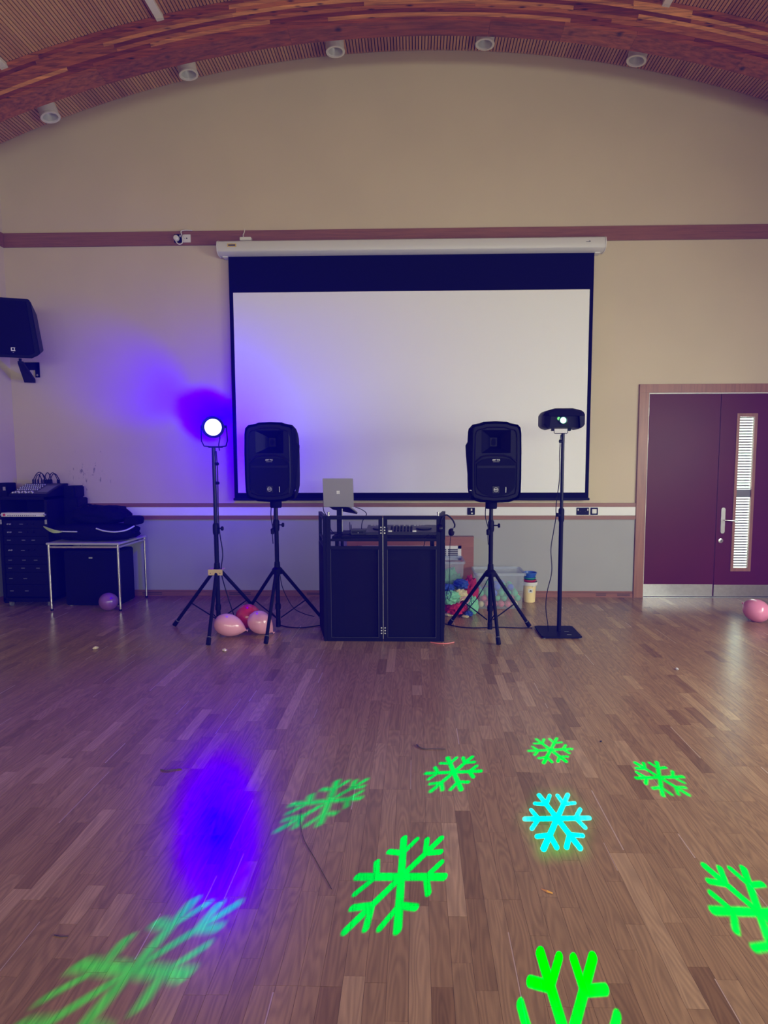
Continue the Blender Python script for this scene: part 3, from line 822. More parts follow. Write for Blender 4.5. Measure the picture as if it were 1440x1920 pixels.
def pa_speaker(label, loc, rz, flap_side):
    T = thing('pa_speaker', label, 'speaker', loc, rz, 'loudspeakers on tripod stands')
    w, h = 0.440, 0.690
    yf = -0.19
    o_ = speaker_outline(w, h)
    cab = MB().prism(o_, yf, 0.17, 0.80, cz=h / 2).build('cabinet', M['black'], T, bevel=0.01)
    z0, z1 = 0.425, 0.640
    zc = (z0 + z1) / 2
    HR = [(0.138, 0.108, yf - 0.02), (0.130, 0.102, yf + 0.006), (0.060, 0.062, yf + 0.075), (0.032, 0.040, yf + 0.11)]
    rgs = [[Vector((sx * a, y, zc + sz * b)) for sx, sz in ((-1, -1), (1, -1), (1, 1), (-1, 1))] for a, b, y in HR]
    cut = MB().rings(rgs).build('cutter', M['black'], T)
    md = cab.modifiers.new('b', 'BOOLEAN'); md.object = cut; md.operation = 'DIFFERENCE'; md.solver = 'EXACT'
    me = bpy.data.meshes.new_from_object(cab.evaluated_get(bpy.context.evaluated_depsgraph_get()))
    cab.modifiers.clear(); cab.data = me
    bpy.data.objects.remove(cut)
    rgs = [[Vector((sx * a * 0.985, y, zc + sz * b * 0.985)) for sx, sz in ((-1, -1), (1, -1), (1, 1), (-1, 1))] for a, b, y in HR[1:]]
    MB().rings(rgs, cap=False).build('horn', M['black'], T)
    # nylon slip cover, open at the front
    oc = speaker_outline(w, h, 0.016)
    rg = []
    for y, s in ((yf + 0.015, 1.0), (yf + 0.05, 1.02), (-0.02, 0.97), (0.12, 0.88), (0.185, 0.82)):
        ring = []
        for i, (x, z) in enumerate(oc):
            k = s + 0.012 * noise.noise(Vector((x * 9, y * 14, z * 9 + loc[0])))
            ring.append(Vector((x * k, y, h / 2 + (z - h / 2) * k)))
        rg.append(ring)
    cv = MB().rings(rg, cap=False).build('slip_cover', M['nylon'], T, smooth=True)
    fx = flap_side * (w / 2 + 0.012)
    fl = MB()
    fl.rings([[(fx - flap_side * 0.02, yf + 0.0, z), (fx + flap_side * d, yf + 0.03, z), (fx + flap_side * d, yf + 0.07, z), (fx - flap_side * 0.02, yf + 0.16, z)] for z, d in ((0.10, 0.004), (0.22, 0.012), (0.42, 0.03), (0.50, 0.034), (0.53, 0.016), (0.62, 0.012), (0.655, 0.004))])
    fl.build('cover_flap', M['nylon'], T, smooth=True)
    # raised bezel round the front
    inner = [(x * 0.86, h / 2 + (z - h / 2) * 0.90) for x, z in o_]
    outer = [(x * 0.885, h / 2 + (z - h / 2) * 0.92) for x, z in o_]
    n = len(inner); vs = [Vector((x, yf - 0.004, z)) for x, z in outer] + [Vector((x, yf - 0.010, z)) for x, z in inner] + [Vector((x * 0.985, yf + 0.004, h / 2 + (z - h / 2) * 0.985)) for x, z in inner]
    fs = [(i, (i + 1) % n, n + (i + 1) % n, n + i) for i in range(n)] + [(n + i, n + (i + 1) % n, 2 * n + (i + 1) % n, 2 * n + i) for i in range(n)]
    MB().add(vs, fs).build('front_bezel', M['black_gloss'], T, smooth=True)
    MB().lathe([(0.016, 0), (0.020, 0.004)], 16, Matrix.Translation((0, yf + 0.108, zc)) @ Matrix.Rotation(PI / 2, 4, 'X') @ Matrix.Scale(1.6, 4, (0, 1, 0))).build('horn_throat', M['screen_black'], T, smooth=True)
    # lip under the horn
    lip = [(-0.185, 0.345), (-0.13, 0.395), (-0.06, 0.410), (0.06, 0.410), (0.13, 0.395), (0.185, 0.345)]
    MB().tube([(x, yf - 0.014, z) for x, z in lip], 0.0075, 8).build('waveguide_lip', M['black_gloss'], T, smooth=True)
    # woofer grille
    g = [(-0.178, 0.335), (-0.178, 0.15), (-0.165, 0.11), (-0.12, 0.065), (-0.06, 0.045), (0.06, 0.045), (0.12, 0.065), (0.165, 0.11), (0.178, 0.15), (0.178, 0.335), (0.12, 0.375), (0.05, 0.388), (-0.05, 0.388), (-0.12, 0.375)]
    MB().prism(g, yf - 0.013, yf - 0.001).build('woofer_grille', M['grille'], T, bevel=0.004)
    MB().box(-0.172, 0.172, yf - 0.0165, yf - 0.012, 0.296, 0.318).build('grille_bar', M['black'], T)
    text_mesh('ART 715', 0.019, 'model_lettering', M['pale_logo'], T, (0, yf - 0.0145, 0.368), (PI / 2, 0, 0))
    text_mesh('SPEAKER SYSTEM', 0.0075, 'small_lettering', M['grey_print'], T, (0, yf - 0.0145, 0.352), (PI / 2, 0, 0))
    MB().box(-0.03, 0.03, yf - 0.0165, yf - 0.012, 0.072, 0.132).build('badge_plate', M['black_gloss'], T)
    rgp = []
    for k in range(24):
        a = 2 * PI * k / 24
        rgp.append((0.019 * math.cos(a), yf - 0.0172, 0.102 + 0.019 * math.sin(a)))
    MB().tube(rgp, 0.0022, 6, closed=True).build('badge_ring', M['grey_print'], T, smooth=True)
    text_mesh('RCF', 0.0165, 'badge_lettering', M['pale_logo'], T, (0, yf - 0.0172, 0.102), (PI / 2, 0, 0), 0.001)
    MB().box(0.088, 0.094, yf - 0.0145, yf - 0.012, 0.075, 0.125).build('side_lettering', M['grey_print'], T)
    MB().lathe([(0.05, -0.085), (0.055, -0.075), (0.055, 0.03)], 18).build('pole_cup', M['nylon'], T, smooth=True)
    return T


pa_speaker('dark loudspeaker on the left tripod stand, beside the blue lamp', (-1.325, 5.60, 1.267), R(-2), 1)
pa_speaker('black loudspeaker in a nylon cover on the right tripod stand', (0.715, 5.55, 1.262), R(4), -1)
# leads from the speakers
def cable(name, label, pts, r=0.005, mt='black', cat='cable', group=None):
    return tag(MB().tube(spline(pts), r, 6).build(name, M[mt], smooth=True), label, cat, group)


for S_, dx in ((S1, -0.05), (S2, -0.06)):
    MB().tube(spline([(dx + 0.01, -0.01, 1.24), (dx + 0.005, -0.02, 1.10), (-0.025, -0.03, 0.98), (-0.03, -0.03, 0.94)]), 0.0045, 6).build('lead', M['black'], S_, smooth=True)
    MB().tube(spline([(-0.012, -0.012, 1.24), (-0.02, -0.015, 1.08), (-0.032, -0.03, 0.96), (-0.028, -0.03, 0.84)]), 0.004, 6).build('lead', M['black'], S_, smooth=True)
    MB().lathe([(0.0, 0), (0.016, 0.004), (0.018, 0.05), (0.006, 0.06)], 10, Matrix.Translation((-0.03, -0.035, 0.93))).build('locking_pin', M['black'], S_, smooth=True)
MB().tube(spline([(0.03, -0.03, 0.55), (0.06, -0.03, 0.40), (0.15, -0.02, 0.22), (0.26, -0.03, 0.16), (0.36, -0.05, 0.14)]), 0.004, 6).build('lead', M['black'], S1, smooth=True)
MB().tube(spline([(-0.02, -0.04, 0.53), (-0.08, -0.06, 0.42), (-0.14, -0.05, 0.32), (-0.24, -0.05, 0.20), (-0.3, -0.06, 0.15)]), 0.004, 6).build('lead', M['black'], S2, smooth=True)

# ------------------------------------------------------------------ effect projector on its stand
T = thing('projector_stand', 'slim black pole stand with a square steel base plate, right of the speakers', 'stand', (1.345, 5.50, 0))
MB().prism([(-0.185, -0.165), (-0.165, -0.185), (0.165, -0.185), (0.185, -0.165), (0.185, 0.165), (0.165, 0.185), (-0.165, 0.185), (-0.185, 0.165)], 0.010, 0.022, M=Matrix(((1, 0, 0, 0), (0, 0, 1, 0), (0, 1, 0, 0), (0, 0, 0, 1)))).build('base_plate', M['black_matt'], T, bevel=0.002)
for x in (-0.16, 0.16):
    for y in (-0.16, 0.16):
        MB().lathe([(0.012, 0), (0.012, 0.010)], 10, Matrix.Translation((x, y, 0))).build('base_foot', M['grey_box'], T)
MB().lathe([(0.020, 0.022), (0.020, 1.16)], 16, Matrix.Translation((0.012, 0, 0))).build('lower_pole', M['black_matt'], T, smooth=True)
MB().lathe([(0.0155, 1.16), (0.0155, 1.87)], 16, Matrix.Translation((0.012, 0, 0))).build('upper_pole', M['black_gloss'], T, smooth=True)
MB().lathe([(0.024, 1.06), (0.027, 1.08), (0.027, 1.17), (0.02, 1.185)], 16, Matrix.Translation((0.012, 0, 0))).build('clamp_collar', M['black'], T, smooth=True)
MB().tube([(0.0, -0.01, 1.12), (-0.035, -0.02, 1.125)], [0.014, 0.020], 10).build('knob', M['black'], T, smooth=True)
MB().tube([(0.0, -0.01, 1.80), (-0.022, -0.015, 1.80)], [0.014, 0.016], 10).build('knob', M['black'], T, smooth=True)
for y in (-0.115, -0.015):
    MB().box(0.06, 0.10, y - 0.005, y + 0.005, 0.0215, 0.0232).build('base_slot', M['grey_box'], T)
MB().tube(spline([(-0.012, -0.02, 1.86), (-0.022, -0.03, 1.70), (-0.02, -0.03, 1.45), (-0.045, -0.03, 1.22), (-0.045, -0.03, 1.10), (-0.065, -0.03, 0.96), (-0.085, -0.03, 0.80), (-0.075, -0.04, 0.60), (-0.115, -0.04, 0.40), (-0.125, -0.05, 0.25), (-0.105, -0.05, 0.10), (-0.10, -0.05, 0.03)]), 0.0042, 6).build('lead', M['black'], T, smooth=True)

PX, PY, PZ = 1.335, 5.36, 1.905
T = thing('effect_projector', 'angular black light-effect projector with a glowing green lens, on the right pole stand', 'lamp', (PX, 5.49, PZ))
up_front = [(-0.190, 0.035), (-0.165, 0.012), (-0.128, 0.0), (-0.08, 0.012), (0.09, 0.012), (0.138, 0.0), (0.175, 0.018), (0.195, 0.04), (0.195, 0.13), (0.185, 0.152), (0.165, 0.168), (0.085, 0.188), (-0.075, 0.188), (-0.165, 0.162), (-0.190, 0.13)]
bd = MB()
rg = []
for y, s in ((-0.10, 0.955), (-0.07, 1.0), (0.09, 1.0), (0.12, 0.93)):
    rg.append([Vector((x * s, y, 0.095 + (z - 0.095) * s)) for x, z in up_front])
bd.rings(rg).build('housing', M['black'], T, bevel=0.004)
hd = MB()
hd.add([(-0.185, -0.100, 0.118), (0.185, -0.100, 0.118), (0.175, -0.102, 0.150), (0.08, -0.104, 0.184), (-0.075, -0.104, 0.184), (-0.172, -0.102, 0.152),
        (-0.140, -0.150, 0.114), (0.140, -0.150, 0.114), (0.150, -0.135, 0.142), (0.07, -0.130, 0.172), (-0.065, -0.130, 0.172), (-0.145, -0.135, 0.142)],
       [(0, 1, 7, 6), (1, 2, 8, 7), (2, 3, 9, 8), (3, 4, 10, 9), (4, 5, 11, 10), (5, 0, 6, 11), (6, 7, 8, 9, 10, 11), (5, 4, 3, 2, 1, 0)])
hd.build('front_hood', M['black_matt'], T, bevel=0.003)
for sx in (-1, 1):
    ck = MB().add([(sx * 0.135, -0.10, 0.008), (sx * 0.185, -0.10, 0.04), (sx * 0.185, -0.10, 0.118), (sx * 0.125, -0.10, 0.118), (sx * 0.135, -0.148, 0.012), (sx * 0.178, -0.125, 0.045), (sx * 0.178, -0.125, 0.114), (sx * 0.125, -0.148, 0.114)],
                  [(0, 1, 2, 3), (4, 5, 6, 7), (0, 1, 5, 4), (1, 2, 6, 5), (2, 3, 7, 6), (3, 0, 4, 7)])
    ck.build('side_cheek', M['black'], T, bevel=0.002)
LX = Matrix.Translation((-0.008, -0.100, 0.078)) @ Matrix.Rotation(PI / 2, 4, 'X')
MB().lathe([(0.036, 0), (0.038, 0.016), (0.030, 0.018), (0.028, 0.010)], 24, LX, cap=False).build('lens_ring', M['black_gloss'], T, smooth=True)
m, nt, b = nodes('green_lens_glow')
b.inputs['Emission Color'].default_value = (0.25, 1.0, 0.55, 1); b.inputs['Emission Strength'].default_value = 4.0
MB().sphere((-0.008, -0.108, 0.078), 0.027, 20, 12, (1, 0.35, 1)).build('lens', m, T, smooth=True)
m, nt, b = nodes('green_side_glow')
b.inputs['Emission Color'].default_value = (0.0, 1.0, 0.08, 1); b.inputs['Emission Strength'].default_value = 0.7
MB().sphere((-0.045, -0.100, 0.094), 0.015, 14, 8, (1, 0.4, 1)).build('reflected_glow_bead', m, T, smooth=True)  # added glowing bead imitating the main lens's internal reflection
for sx in (-0.075, 0.075):
    MB().box(sx - 0.012, sx + 0.012, -0.02, 0.02, -0.012, 0.014).build('bracket_lug', M['black'], T, bevel=0.002)
MB().tube([(-0.062, 0, 0.005), (-0.062, 0, -0.026), (-0.056, 0, -0.033), (0.056, 0, -0.033), (0.062, 0, -0.026), (0.062, 0, 0.005)], 0.0032, 8).build('bracket', M['black'], T, smooth=True)

# the gobo: nine snowflakes thrown on the floor, as a light with a node pattern on its direction
GM = {"A": [[20.74525, -3.00219, -2.93347], [-0.62344, 13.22378, -17.31756], [-0.01975, -0.70529, -0.70864]], "B": [[17.62824, -0.94692, -3.88815], [-1.60498, 13.84559, -13.41425], [-0.17662, -0.1497, -0.97283]], "C": [[21.18144, -5.90407, -5.14988], [-1.59535, 15.89675, -17.03349], [-0.23444, -0.73713, -0.63378]], "D": [[15.94858, -7.84402, -3.90107], [-2.08203, 11.3039, -12.51107], [-0.96201, -0.12864, -0.24079]], "E": [[20.8474, -7.50446, -2.88295], [-0.24064, 12.10164, -18.28537], [-0.18461, -0.74474, -0.64131]], "F": [[22.08715, 1.56973, -2.35734], [-1.10497, 14.98839, -17.09019], [0.17961, -0.627, -0.75803]], "G": [[17.29549, 0.10915, -0.76121], [0.24176, 9.30902, -14.92321], [-0.64608, -0.618, -0.44795]], "H": [[19.74731, -4.51747, -0.3653], [1.10221, 9.32419, -17.82984], [0.20833, -0.85266, -0.47914]], "I": [[19.249, -10.97883, -2.30897], [0.72025, 9.56747, -17.53404], [-0.23452, -0.97188, -0.02099]]}
G = bpy.data.node_groups.new('snowflake_gobo', 'ShaderNodeTree')
for nm in ('Direction', 'RowU', 'RowV', 'RowW'):
    G.interface.new_socket(nm, in_out='INPUT', socket_type='NodeSocketVector')
G.interface.new_socket('Softness', in_out='INPUT', socket_type='NodeSocketFloat')
G.interface.new_socket('Mask', in_out='OUTPUT', socket_type='NodeSocketFloat')
gi = G.nodes.new('NodeGroupInput'); go = G.nodes.new('NodeGroupOutput')


def gm(op, a, b=None, c=None):
    n = G.nodes.new('ShaderNodeMath'); n.operation = op
    for i, v in enumerate((a, b, c)):
        if v is None: continue
        if isinstance(v, (int, float)): n.inputs[i].default_value = v
        else: G.links.new(v, n.inputs[i])
    return n.outputs[0]


def gdot(a, b):
    n = G.nodes.new('ShaderNodeVectorMath'); n.operation = 'DOT_PRODUCT'
    G.links.new(a, n.inputs[0]); G.links.new(b, n.inputs[1])
    return n.outputs['Value']


dirn = gi.outputs['Direction']
u_, v_, w_ = (gdot(dirn, gi.outputs[k]) for k in ('RowU', 'RowV', 'RowW'))
wp = gm('MAXIMUM', w_, 1e-4)
u_, v_ = gm('DIVIDE', u_, wp), gm('DIVIDE', v_, wp)
rr = gm('SQRT', gm('ADD', gm('MULTIPLY', u_, u_), gm('MULTIPLY', v_, v_)))
an = gm('ARCTAN2', v_, u_)
an = gm('ABSOLUTE', gm('WRAP', an, PI / 6, -PI / 6))
xx, yy = gm('MULTIPLY', rr, gm('COSINE', an)), gm('MULTIPLY', rr, gm('SINE', an))
d1x = gm('MAXIMUM', gm('SUBTRACT', xx, 0.925), 0.0)
d1 = gm('SUBTRACT', gm('SQRT', gm('ADD', gm('MULTIPLY', d1x, d1x), gm('MULTIPLY', yy, yy))), 0.068)
ax, ay = 0.535, 0.0
bx, by = 0.735, 0.278
ex, ey = bx - ax, by - ay
e2 = ex * ex + ey * ey
px_, py_ = gm('SUBTRACT', xx, ax), yy
tt = gm('DIVIDE', gm('ADD', gm('MULTIPLY', px_, ex), gm('MULTIPLY', py_, ey)), e2)
tt = gm('MINIMUM', gm('MAXIMUM', tt, 0.0), 1.0)
qx, qy = gm('SUBTRACT', px_, gm('MULTIPLY', tt, ex)), gm('SUBTRACT', py_, gm('MULTIPLY', tt, ey))
d2 = gm('SUBTRACT', gm('SQRT', gm('ADD', gm('MULTIPLY', qx, qx), gm('MULTIPLY', qy, qy))), 0.056)
dd = gm('MINIMUM', d1, d2)
mr = G.nodes.new('ShaderNodeMapRange'); mr.interpolation_type = 'SMOOTHSTEP'
G.links.new(dd, mr.inputs['Value'])
G.links.new(gi.outputs['Softness'], mr.inputs['From Max'])
G.links.new(gm('MULTIPLY', gi.outputs['Softness'], -1.0), mr.inputs['From Min'])
mr.inputs['To Min'].default_value = 1.0; mr.inputs['To Max'].default_value = 0.0
G.links.new(gm('MULTIPLY', mr.outputs[0], gm('GREATER_THAN', w_, 1e-3)), go.inputs['Mask'])

gl = bpy.data.lights.new('gobo_beam', 'POINT'); gl.energy = 1000; gl.shadow_soft_size = 0.0; gl.use_nodes = True
GO = bpy.data.objects.new('gobo_beam', gl); COL.objects.link(GO); GO.location = (1.31, 5.22, 1.985)
nt = gl.node_tree; em = nt.nodes['Emission']; tc = nt.nodes.new('ShaderNodeTexCoord')
GREEN = (-0.16, 1.0, -0.04)          # a green LED, likewise outside the gamut
CFG = {'A': ((-0.05, 1.0, 0.88), 0.95, 0.022), 'B': (GREEN, 1.3, 0.05), 'C': (GREEN, 3.4, 0.05), 'D': (GREEN, 3.4, 0.10), 'E': (GREEN, 6.5, 0.022), 'F': (GREEN, 3.4, 0.06), 'G': (GREEN, 7.5, 0.04), 'H': (GREEN, 5.0, 0.022), 'I': (GREEN, 3.8, 0.08), 'A2': ((-0.05, 1.0, 0.0), 0.045, 0.40)}
GM['A2'] = GM['A']
acc = None
for k, rows in GM.items():
    g = nt.nodes.new('ShaderNodeGroup'); g.node_tree = G
    nt.links.new(tc.outputs['Normal'], g.inputs['Direction'])
    for nm, r_ in zip(('RowU', 'RowV', 'RowW'), rows):
        g.inputs[nm].default_value = r_
    col, st, so = CFG[k]
    g.inputs['Softness'].default_value = so
    sc = nt.nodes.new('ShaderNodeVectorMath'); sc.operation = 'SCALE'
    sc.inputs[0].default_value = tuple(c_ * st for c_ in col)
    nt.links.new(g.outputs[0], sc.inputs['Scale'])
    if acc is None: acc = sc.outputs[0]
    else:
        ad = nt.nodes.new('ShaderNodeVectorMath'); ad.operation = 'ADD'
        nt.links.new(acc, ad.inputs[0]); nt.links.new(sc.outputs[0], ad.inputs[1]); acc = ad.outputs[0]
nt.links.new(acc, em.inputs['Color'])

# ------------------------------------------------------------------ DJ booth
T = thing('dj_booth', 'black folding DJ booth front with scrim panels, between the two speaker stands', 'booth', (-0.285, 5.22, 0))


def booth_panel(x0, x1, Mx, hinge_side):
    H_, s_ = 1.138, 0.036
    f = MB()
    f.box(x0, x0 + s_, 0, 0.03, 0.0, H_, M=Mx).box(x1 - s_, x1, 0, 0.03, 0.0, H_, M=Mx)
    for z0, z1 in ((0, 0.036), (0.838, 0.866), (H_ - 0.032, H_)):
        f.box(x0 + s_, x1 - s_, 0, 0.03, z0, z1, M=Mx)
    f.box(x0 + s_, x1 - s_, 0.010, 0.026, 0.910, 0.932, M=Mx)
    p = f.build('frame_panel', M['black'], T)
    MB().box(x0 + 0.012, x1 - 0.012, 0.031, 0.033, 0.012, 0.852, M=Mx).build('scrim', M['scrim'], p)
    e = MB()
    for xa, xb in ((x0 + s_, x0 + s_ + 0.003), (x1 - s_ - 0.003, x1 - s_)):
        e.box(xa, xb, -0.002, 0.0, 0.04, 0.836, M=Mx)
    e.box(x0 + s_, x1 - s_, -0.002, 0.0, 0.036, 0.039, M=Mx)
    e.build('edge_bead', M['bead'], p)
    return p


I4 = Matrix()
pl = booth_panel(-0.505, -0.003, I4, 1)
pr = booth_panel(0.003, 0.512, I4, 1)
MB().box(-0.003, 0.003, 0.012, 0.016, 0.02, 1.12).build('hinge_strip', M['steel'], T)
b0 = None
for zc in (0.985, 1.0105, 1.036, 0.075, 0.10, 0.125):
    for dx in (-0.0165, 0.0165):
        if b0 is None:
            b0 = MB().lathe([(0.0, 0), (0.0068, 0.0), (0.0062, 0.003), (0.0, 0.004)], 10, Matrix.Rotation(PI / 2, 4, 'X')).build('hinge_bolt', M['white'], T, loc=(dx, 0, zc), smooth=True)
        else:
            c = b0.copy(); COL.objects.link(c); c.parent = T; c.location = (dx, 0, zc)
ML = Matrix.Translation((-0.507, 0.03, 0)) @ Matrix.Rotation(R(180 - 76), 4, 'Z')
MR = Matrix.Translation((0.514, 0.03, 0)) @ Matrix.Rotation(R(82), 4, 'Z')
booth_panel(0.0, 0.47, ML, 0)
booth_panel(0.0, 0.47, MR, 0)
for sx in (-0.485, 0.492):
    MB().lathe([(0.010, 0), (0.010, 0.022), (0.012, 0.024), (0.012, 0.034)], 10, Matrix.Translation((sx, 0.02, 1.138))).build('top_pin', M['steel'], T, smooth=True)
MB().box(-0.536, -0.507, -0.002, 0.05, 0.0, 1.136).build('corner_post', M['black_matt'], T, bevel=0.003)
MB().box(0.514, 0.548, -0.002, 0.05, 0.0, 1.136).build('corner_post', M['black_matt'], T, bevel=0.003)

# table behind the booth front
T = thing('dj_table', 'black folding table standing behind the DJ booth front', 'table', (-0.285, 5.60, 0))
MB().box(-0.48, 0.49, -0.20, 0.28, 0.900, 0.932).build('tabletop', M['black_matt'], T, bevel=0.003)
for x in (-0.44, 0.45):
    for y in (-0.17, 0.24):
        MB().box(x - 0.014, x + 0.014, y - 0.014, y + 0.014, 0, 0.90).build('leg', M['black_matt'], T)
DJZ = 0.932

# laptop stand, laptop
T = thing('laptop_stand', 'black laptop stand standing on the DJ table behind the booth', 'stand', (-0.72, 5.62, DJZ))
MB().box(-0.10, 0.10, -0.08, 0.10, 0, 0.006).build('stand_foot', M['black_matt'], T, bevel=0.002)
MB().box(-0.026, 0.022, -0.014, 0.014, 0.006, 0.245).build('post', M['black_matt'], T, bevel=0.003)
MB().box(0.024, 0.030, -0.010, 0.010, 0.02, 0.24).build('post_edge', M['steel'], T)
TM = Matrix.Translation((0.0, 0.0, 0.245)) @ Matrix.Rotation(R(-14), 4, 'Z') @ Matrix.Rotation(R(-19), 4, 'X') @ Matrix.Rotation(R(9), 4, 'Y')
MB().box(-0.13, 0.13, -0.09, 0.15, 0, 0.005, M=TM).box(-0.13, 0.13, 0.145, 0.152, 0.0, 0.02, M=TM).build('tray', M['black_matt'], T)
TL = TM @ Matrix.Translation((0, 0, 0.0062))
T = thing('laptop', 'open silver laptop seen from behind, raised above the left of the DJ booth', 'laptop', (-0.72, 5.62, DJZ))
MB().box(-0.143, 0.143, -0.10, 0.115, 0, 0.012, M=TL).build('base', M['silver'], T, bevel=0.003)
MB().box(-0.125, 0.125, -0.06, 0.03, 0.0121, 0.0135, M=TL).build('keyboard', M['black'], T)
LM = Matrix.Translation((0.008, -0.115, 0.266)) @ Matrix.Rotation(R(-4), 4, 'Z') @ Matrix.Rotation(R(7), 4, 'X')
lid = MB().box(-0.143, 0.143, -0.004, 0.004, 0.0, 0.268, M=LM).build('lid', M['silver'], T, bevel=0.003)
MB().box(-0.135, 0.135, 0.0042, 0.0048, 0.01, 0.258, M=LM).build('display', M['black_gloss'], lid)
for dx in (-0.0075, 0.0075):
    for dz in (-0.0075, 0.0075):
        MB().box(dx - 0.0065, dx + 0.0065, -0.0049, -0.0039, 0.138 + dz - 0.0065, 0.138 + dz + 0.0065, M=LM).build('emblem_square', M['pale_logo'], lid)
tag(MB().tube(spline([(-0.855, 5.48, 1.20), (-0.845, 5.46, 1.16), (-0.82, 5.47, 1.11), (-0.80, 5.50, 1.05), (-0.79, 5.52, 0.98), (-0.76, 5.54, 0.94)]), 0.004, 6).build('laptop_lead', M['black'], smooth=True), 'thin black lead hanging from the left side of the laptop', 'cable')
tag(MB().tube(spline([(-0.56, 5.55, 1.19), (-0.50, 5.57, 1.165), (-0.46, 5.60, 1.12), (-0.50, 5.62, 1.05), (-0.51, 5.62, 0.98), (-0.49, 5.62, 0.942)]), 0.004, 6).build('laptop_lead', M['black'], smooth=True), 'thin black lead curving from the right side of the laptop to the DJ table', 'cable')

# DJ controller
T = thing('dj_controller', 'dark DJ controller with jog wheels and knobs on the table behind the booth', 'controller', (-0.13, 5.62, DJZ))
CMX = Matrix.Translation((0, 0, 0.010)) @ Matrix.Rotation(R(7), 4, 'X')
MB().box(-0.33, 0.345, -0.15, 0.15, 0.012, 0.040, M=CMX).build('controller_body', M['dark_grey'], T, bevel=0.004)
for sx in (-0.20, 0.215):
    MB().lathe([(0.075, 0.040), (0.075, 0.052), (0.065, 0.056), (0.001, 0.056)], 28, CMX @ Matrix.Translation((sx, 0.0, 0))).build('jog_wheel', M['black_gloss'], T, smooth=True)
k0 = None
rk = random.Random(2)
for i in range(7):
    for j in range(3):
        x, y = -0.09 + i * 0.031, -0.12 + j * 0.06
        p = CMX @ Vector((x, y, 0.040))
        if k0 is None:
            k0 = MB().lathe([(0.010, 0), (0.009, 0.020), (0.004, 0.022)], 10).build('knob', M['black'], T, smooth=True)
        else:
            c = k0.copy(); COL.objects.link(c); c.parent = T; k0_ = c
        (k0 if (i == 0 and j == 0) else c).location = p
for i in range(4):
    x = -0.07 + i * 0.05
    MB().box(x - 0.008, x + 0.008, 0.085, 0.097, 0.040, 0.058, M=CMX).build('fader_cap', M['silver'], T)
for sx in (-0.10, 0.125):
    MB().box(sx - 0.018, sx + 0.018, -0.147, -0.13, 0.0405, 0.054, M=CMX).build('display_window', M['pale_logo'], T, bevel=0.002)
for i in range(8):
    x = -0.30 + (i % 4) * 0.028 + (0.42 if i > 3 else 0)
    MB().box(x, x + 0.022, 0.105, 0.127, 0.040, 0.045, M=CMX).build('pad', M['grey_print'], T)
for sx in (-0.29, 0.30):
    for sy in (-0.13, 0.13):
        MB().lathe([(0.012, 0), (0.012, 0.03 if sy > 0 else 0.004)], 10, Matrix.Translation((sx, sy, 0))).build('rubber_foot', M['black'], T)
T = thing('wireless_receiver', 'small dark box with two thin aerials on the table behind the left booth panel', 'receiver', (-0.535, 5.60, DJZ))
MB().box(-0.07, 0.075, -0.07, 0.07, 0.0, 0.045).build('receiver_body', M['dark_grey'], T, bevel=0.004)
MB().box(-0.06, 0.05, -0.072, -0.069, 0.012, 0.034).build('front_plate', M['black_gloss'], T)
for x, l in ((-0.086, 0.11), (-0.072, 0.085)):
    MB().tube([(x, 0.03, 0.02), (x - 0.004, 0.03, l)], [0.005, 0.003], 8).build('aerial', M['black'], T, smooth=True)
MB().sphere((0.0, -0.072, 0.018), 0.004, 8, 6).build('indicator', M['pale_logo'], T)
# leads dangling between the tabletop and the scrim
tag(MB().tube(spline([(0.125, 5.40, 0.95), (0.10, 5.37, 0.93), (0.085, 5.36, 0.86), (0.05, 5.37, 0.74), (0.03, 5.40, 0.60), (0.02, 5.42, 0.30), (0.0, 5.44, 0.006)]), 0.004, 6).build('hanging_lead', M['black'], smooth=True), 'black lead hanging over the front edge of the DJ table, right panel', 'cable')
tag(MB().tube(spline([(0.16, 5.40, 0.95), (0.15, 5.37, 0.935), (0.165, 5.36, 0.88), (0.17, 5.36, 0.80), (0.16, 5.38, 0.5), (0.15, 5.40, 0.006)]), 0.004, 6).build('hanging_lead', M['black'], smooth=True), 'black lead hanging straight down at the right end of the DJ table', 'cable')
for i, (x, l) in enumerate(((-0.70, 0.45), (-0.67, 0.3))):
    tag(MB().tube(spline([(x, 5.41, 0.945), (x - 0.01, 5.375, 0.925), (x + 0.005, 5.365, 0.86), (x - 0.005, 5.37, 0.7), (x, 5.39, l), (x + 0.02, 5.42, 0.006)]), 0.004, 6).build('hanging_lead', M['black'], smooth=True), ('black lead hanging from the left end of the DJ table', 'black lead hanging beside the leftmost one at the DJ table')[i], 'cable')

# headphones on the right post
T = thing('headphones', 'black headphones hung over the right end of the DJ booth', 'headphones', (0.27, 5.24, 1.0))
MB().tube(spline([(-0.045, -0.03, 0.045), (-0.035, -0.03, 0.11), (0.0, -0.01, 0.145), (0.03, 0.0, 0.135), (0.065, 0.01, 0.10), (0.085, 0.01, 0.055), (0.075, 0.01, 0.02)]), 0.007, 8).build('headband', M['black'], T, smooth=True)
for (x, y, z, a) in ((-0.05, -0.035, 0.03, 20), (0.055, 0.0, -0.008, -30)):
    MB().lathe([(0.001, -0.018), (0.03, -0.016), (0.036, 0.0), (0.032, 0.014), (0.001, 0.018)], 18, Matrix.Translation((x, y, z)) @ Matrix.Rotation(R(a), 4, 'Z') @ Matrix.Rotation(PI / 2, 4, 'Y')).build('ear_cup', M['black_gloss'], T, smooth=True)
MB().tube([(0.078, 0.01, 0.03), (0.07, 0.005, 0.0)], 0.010, 8).build('slider', M['grey_box'], T)
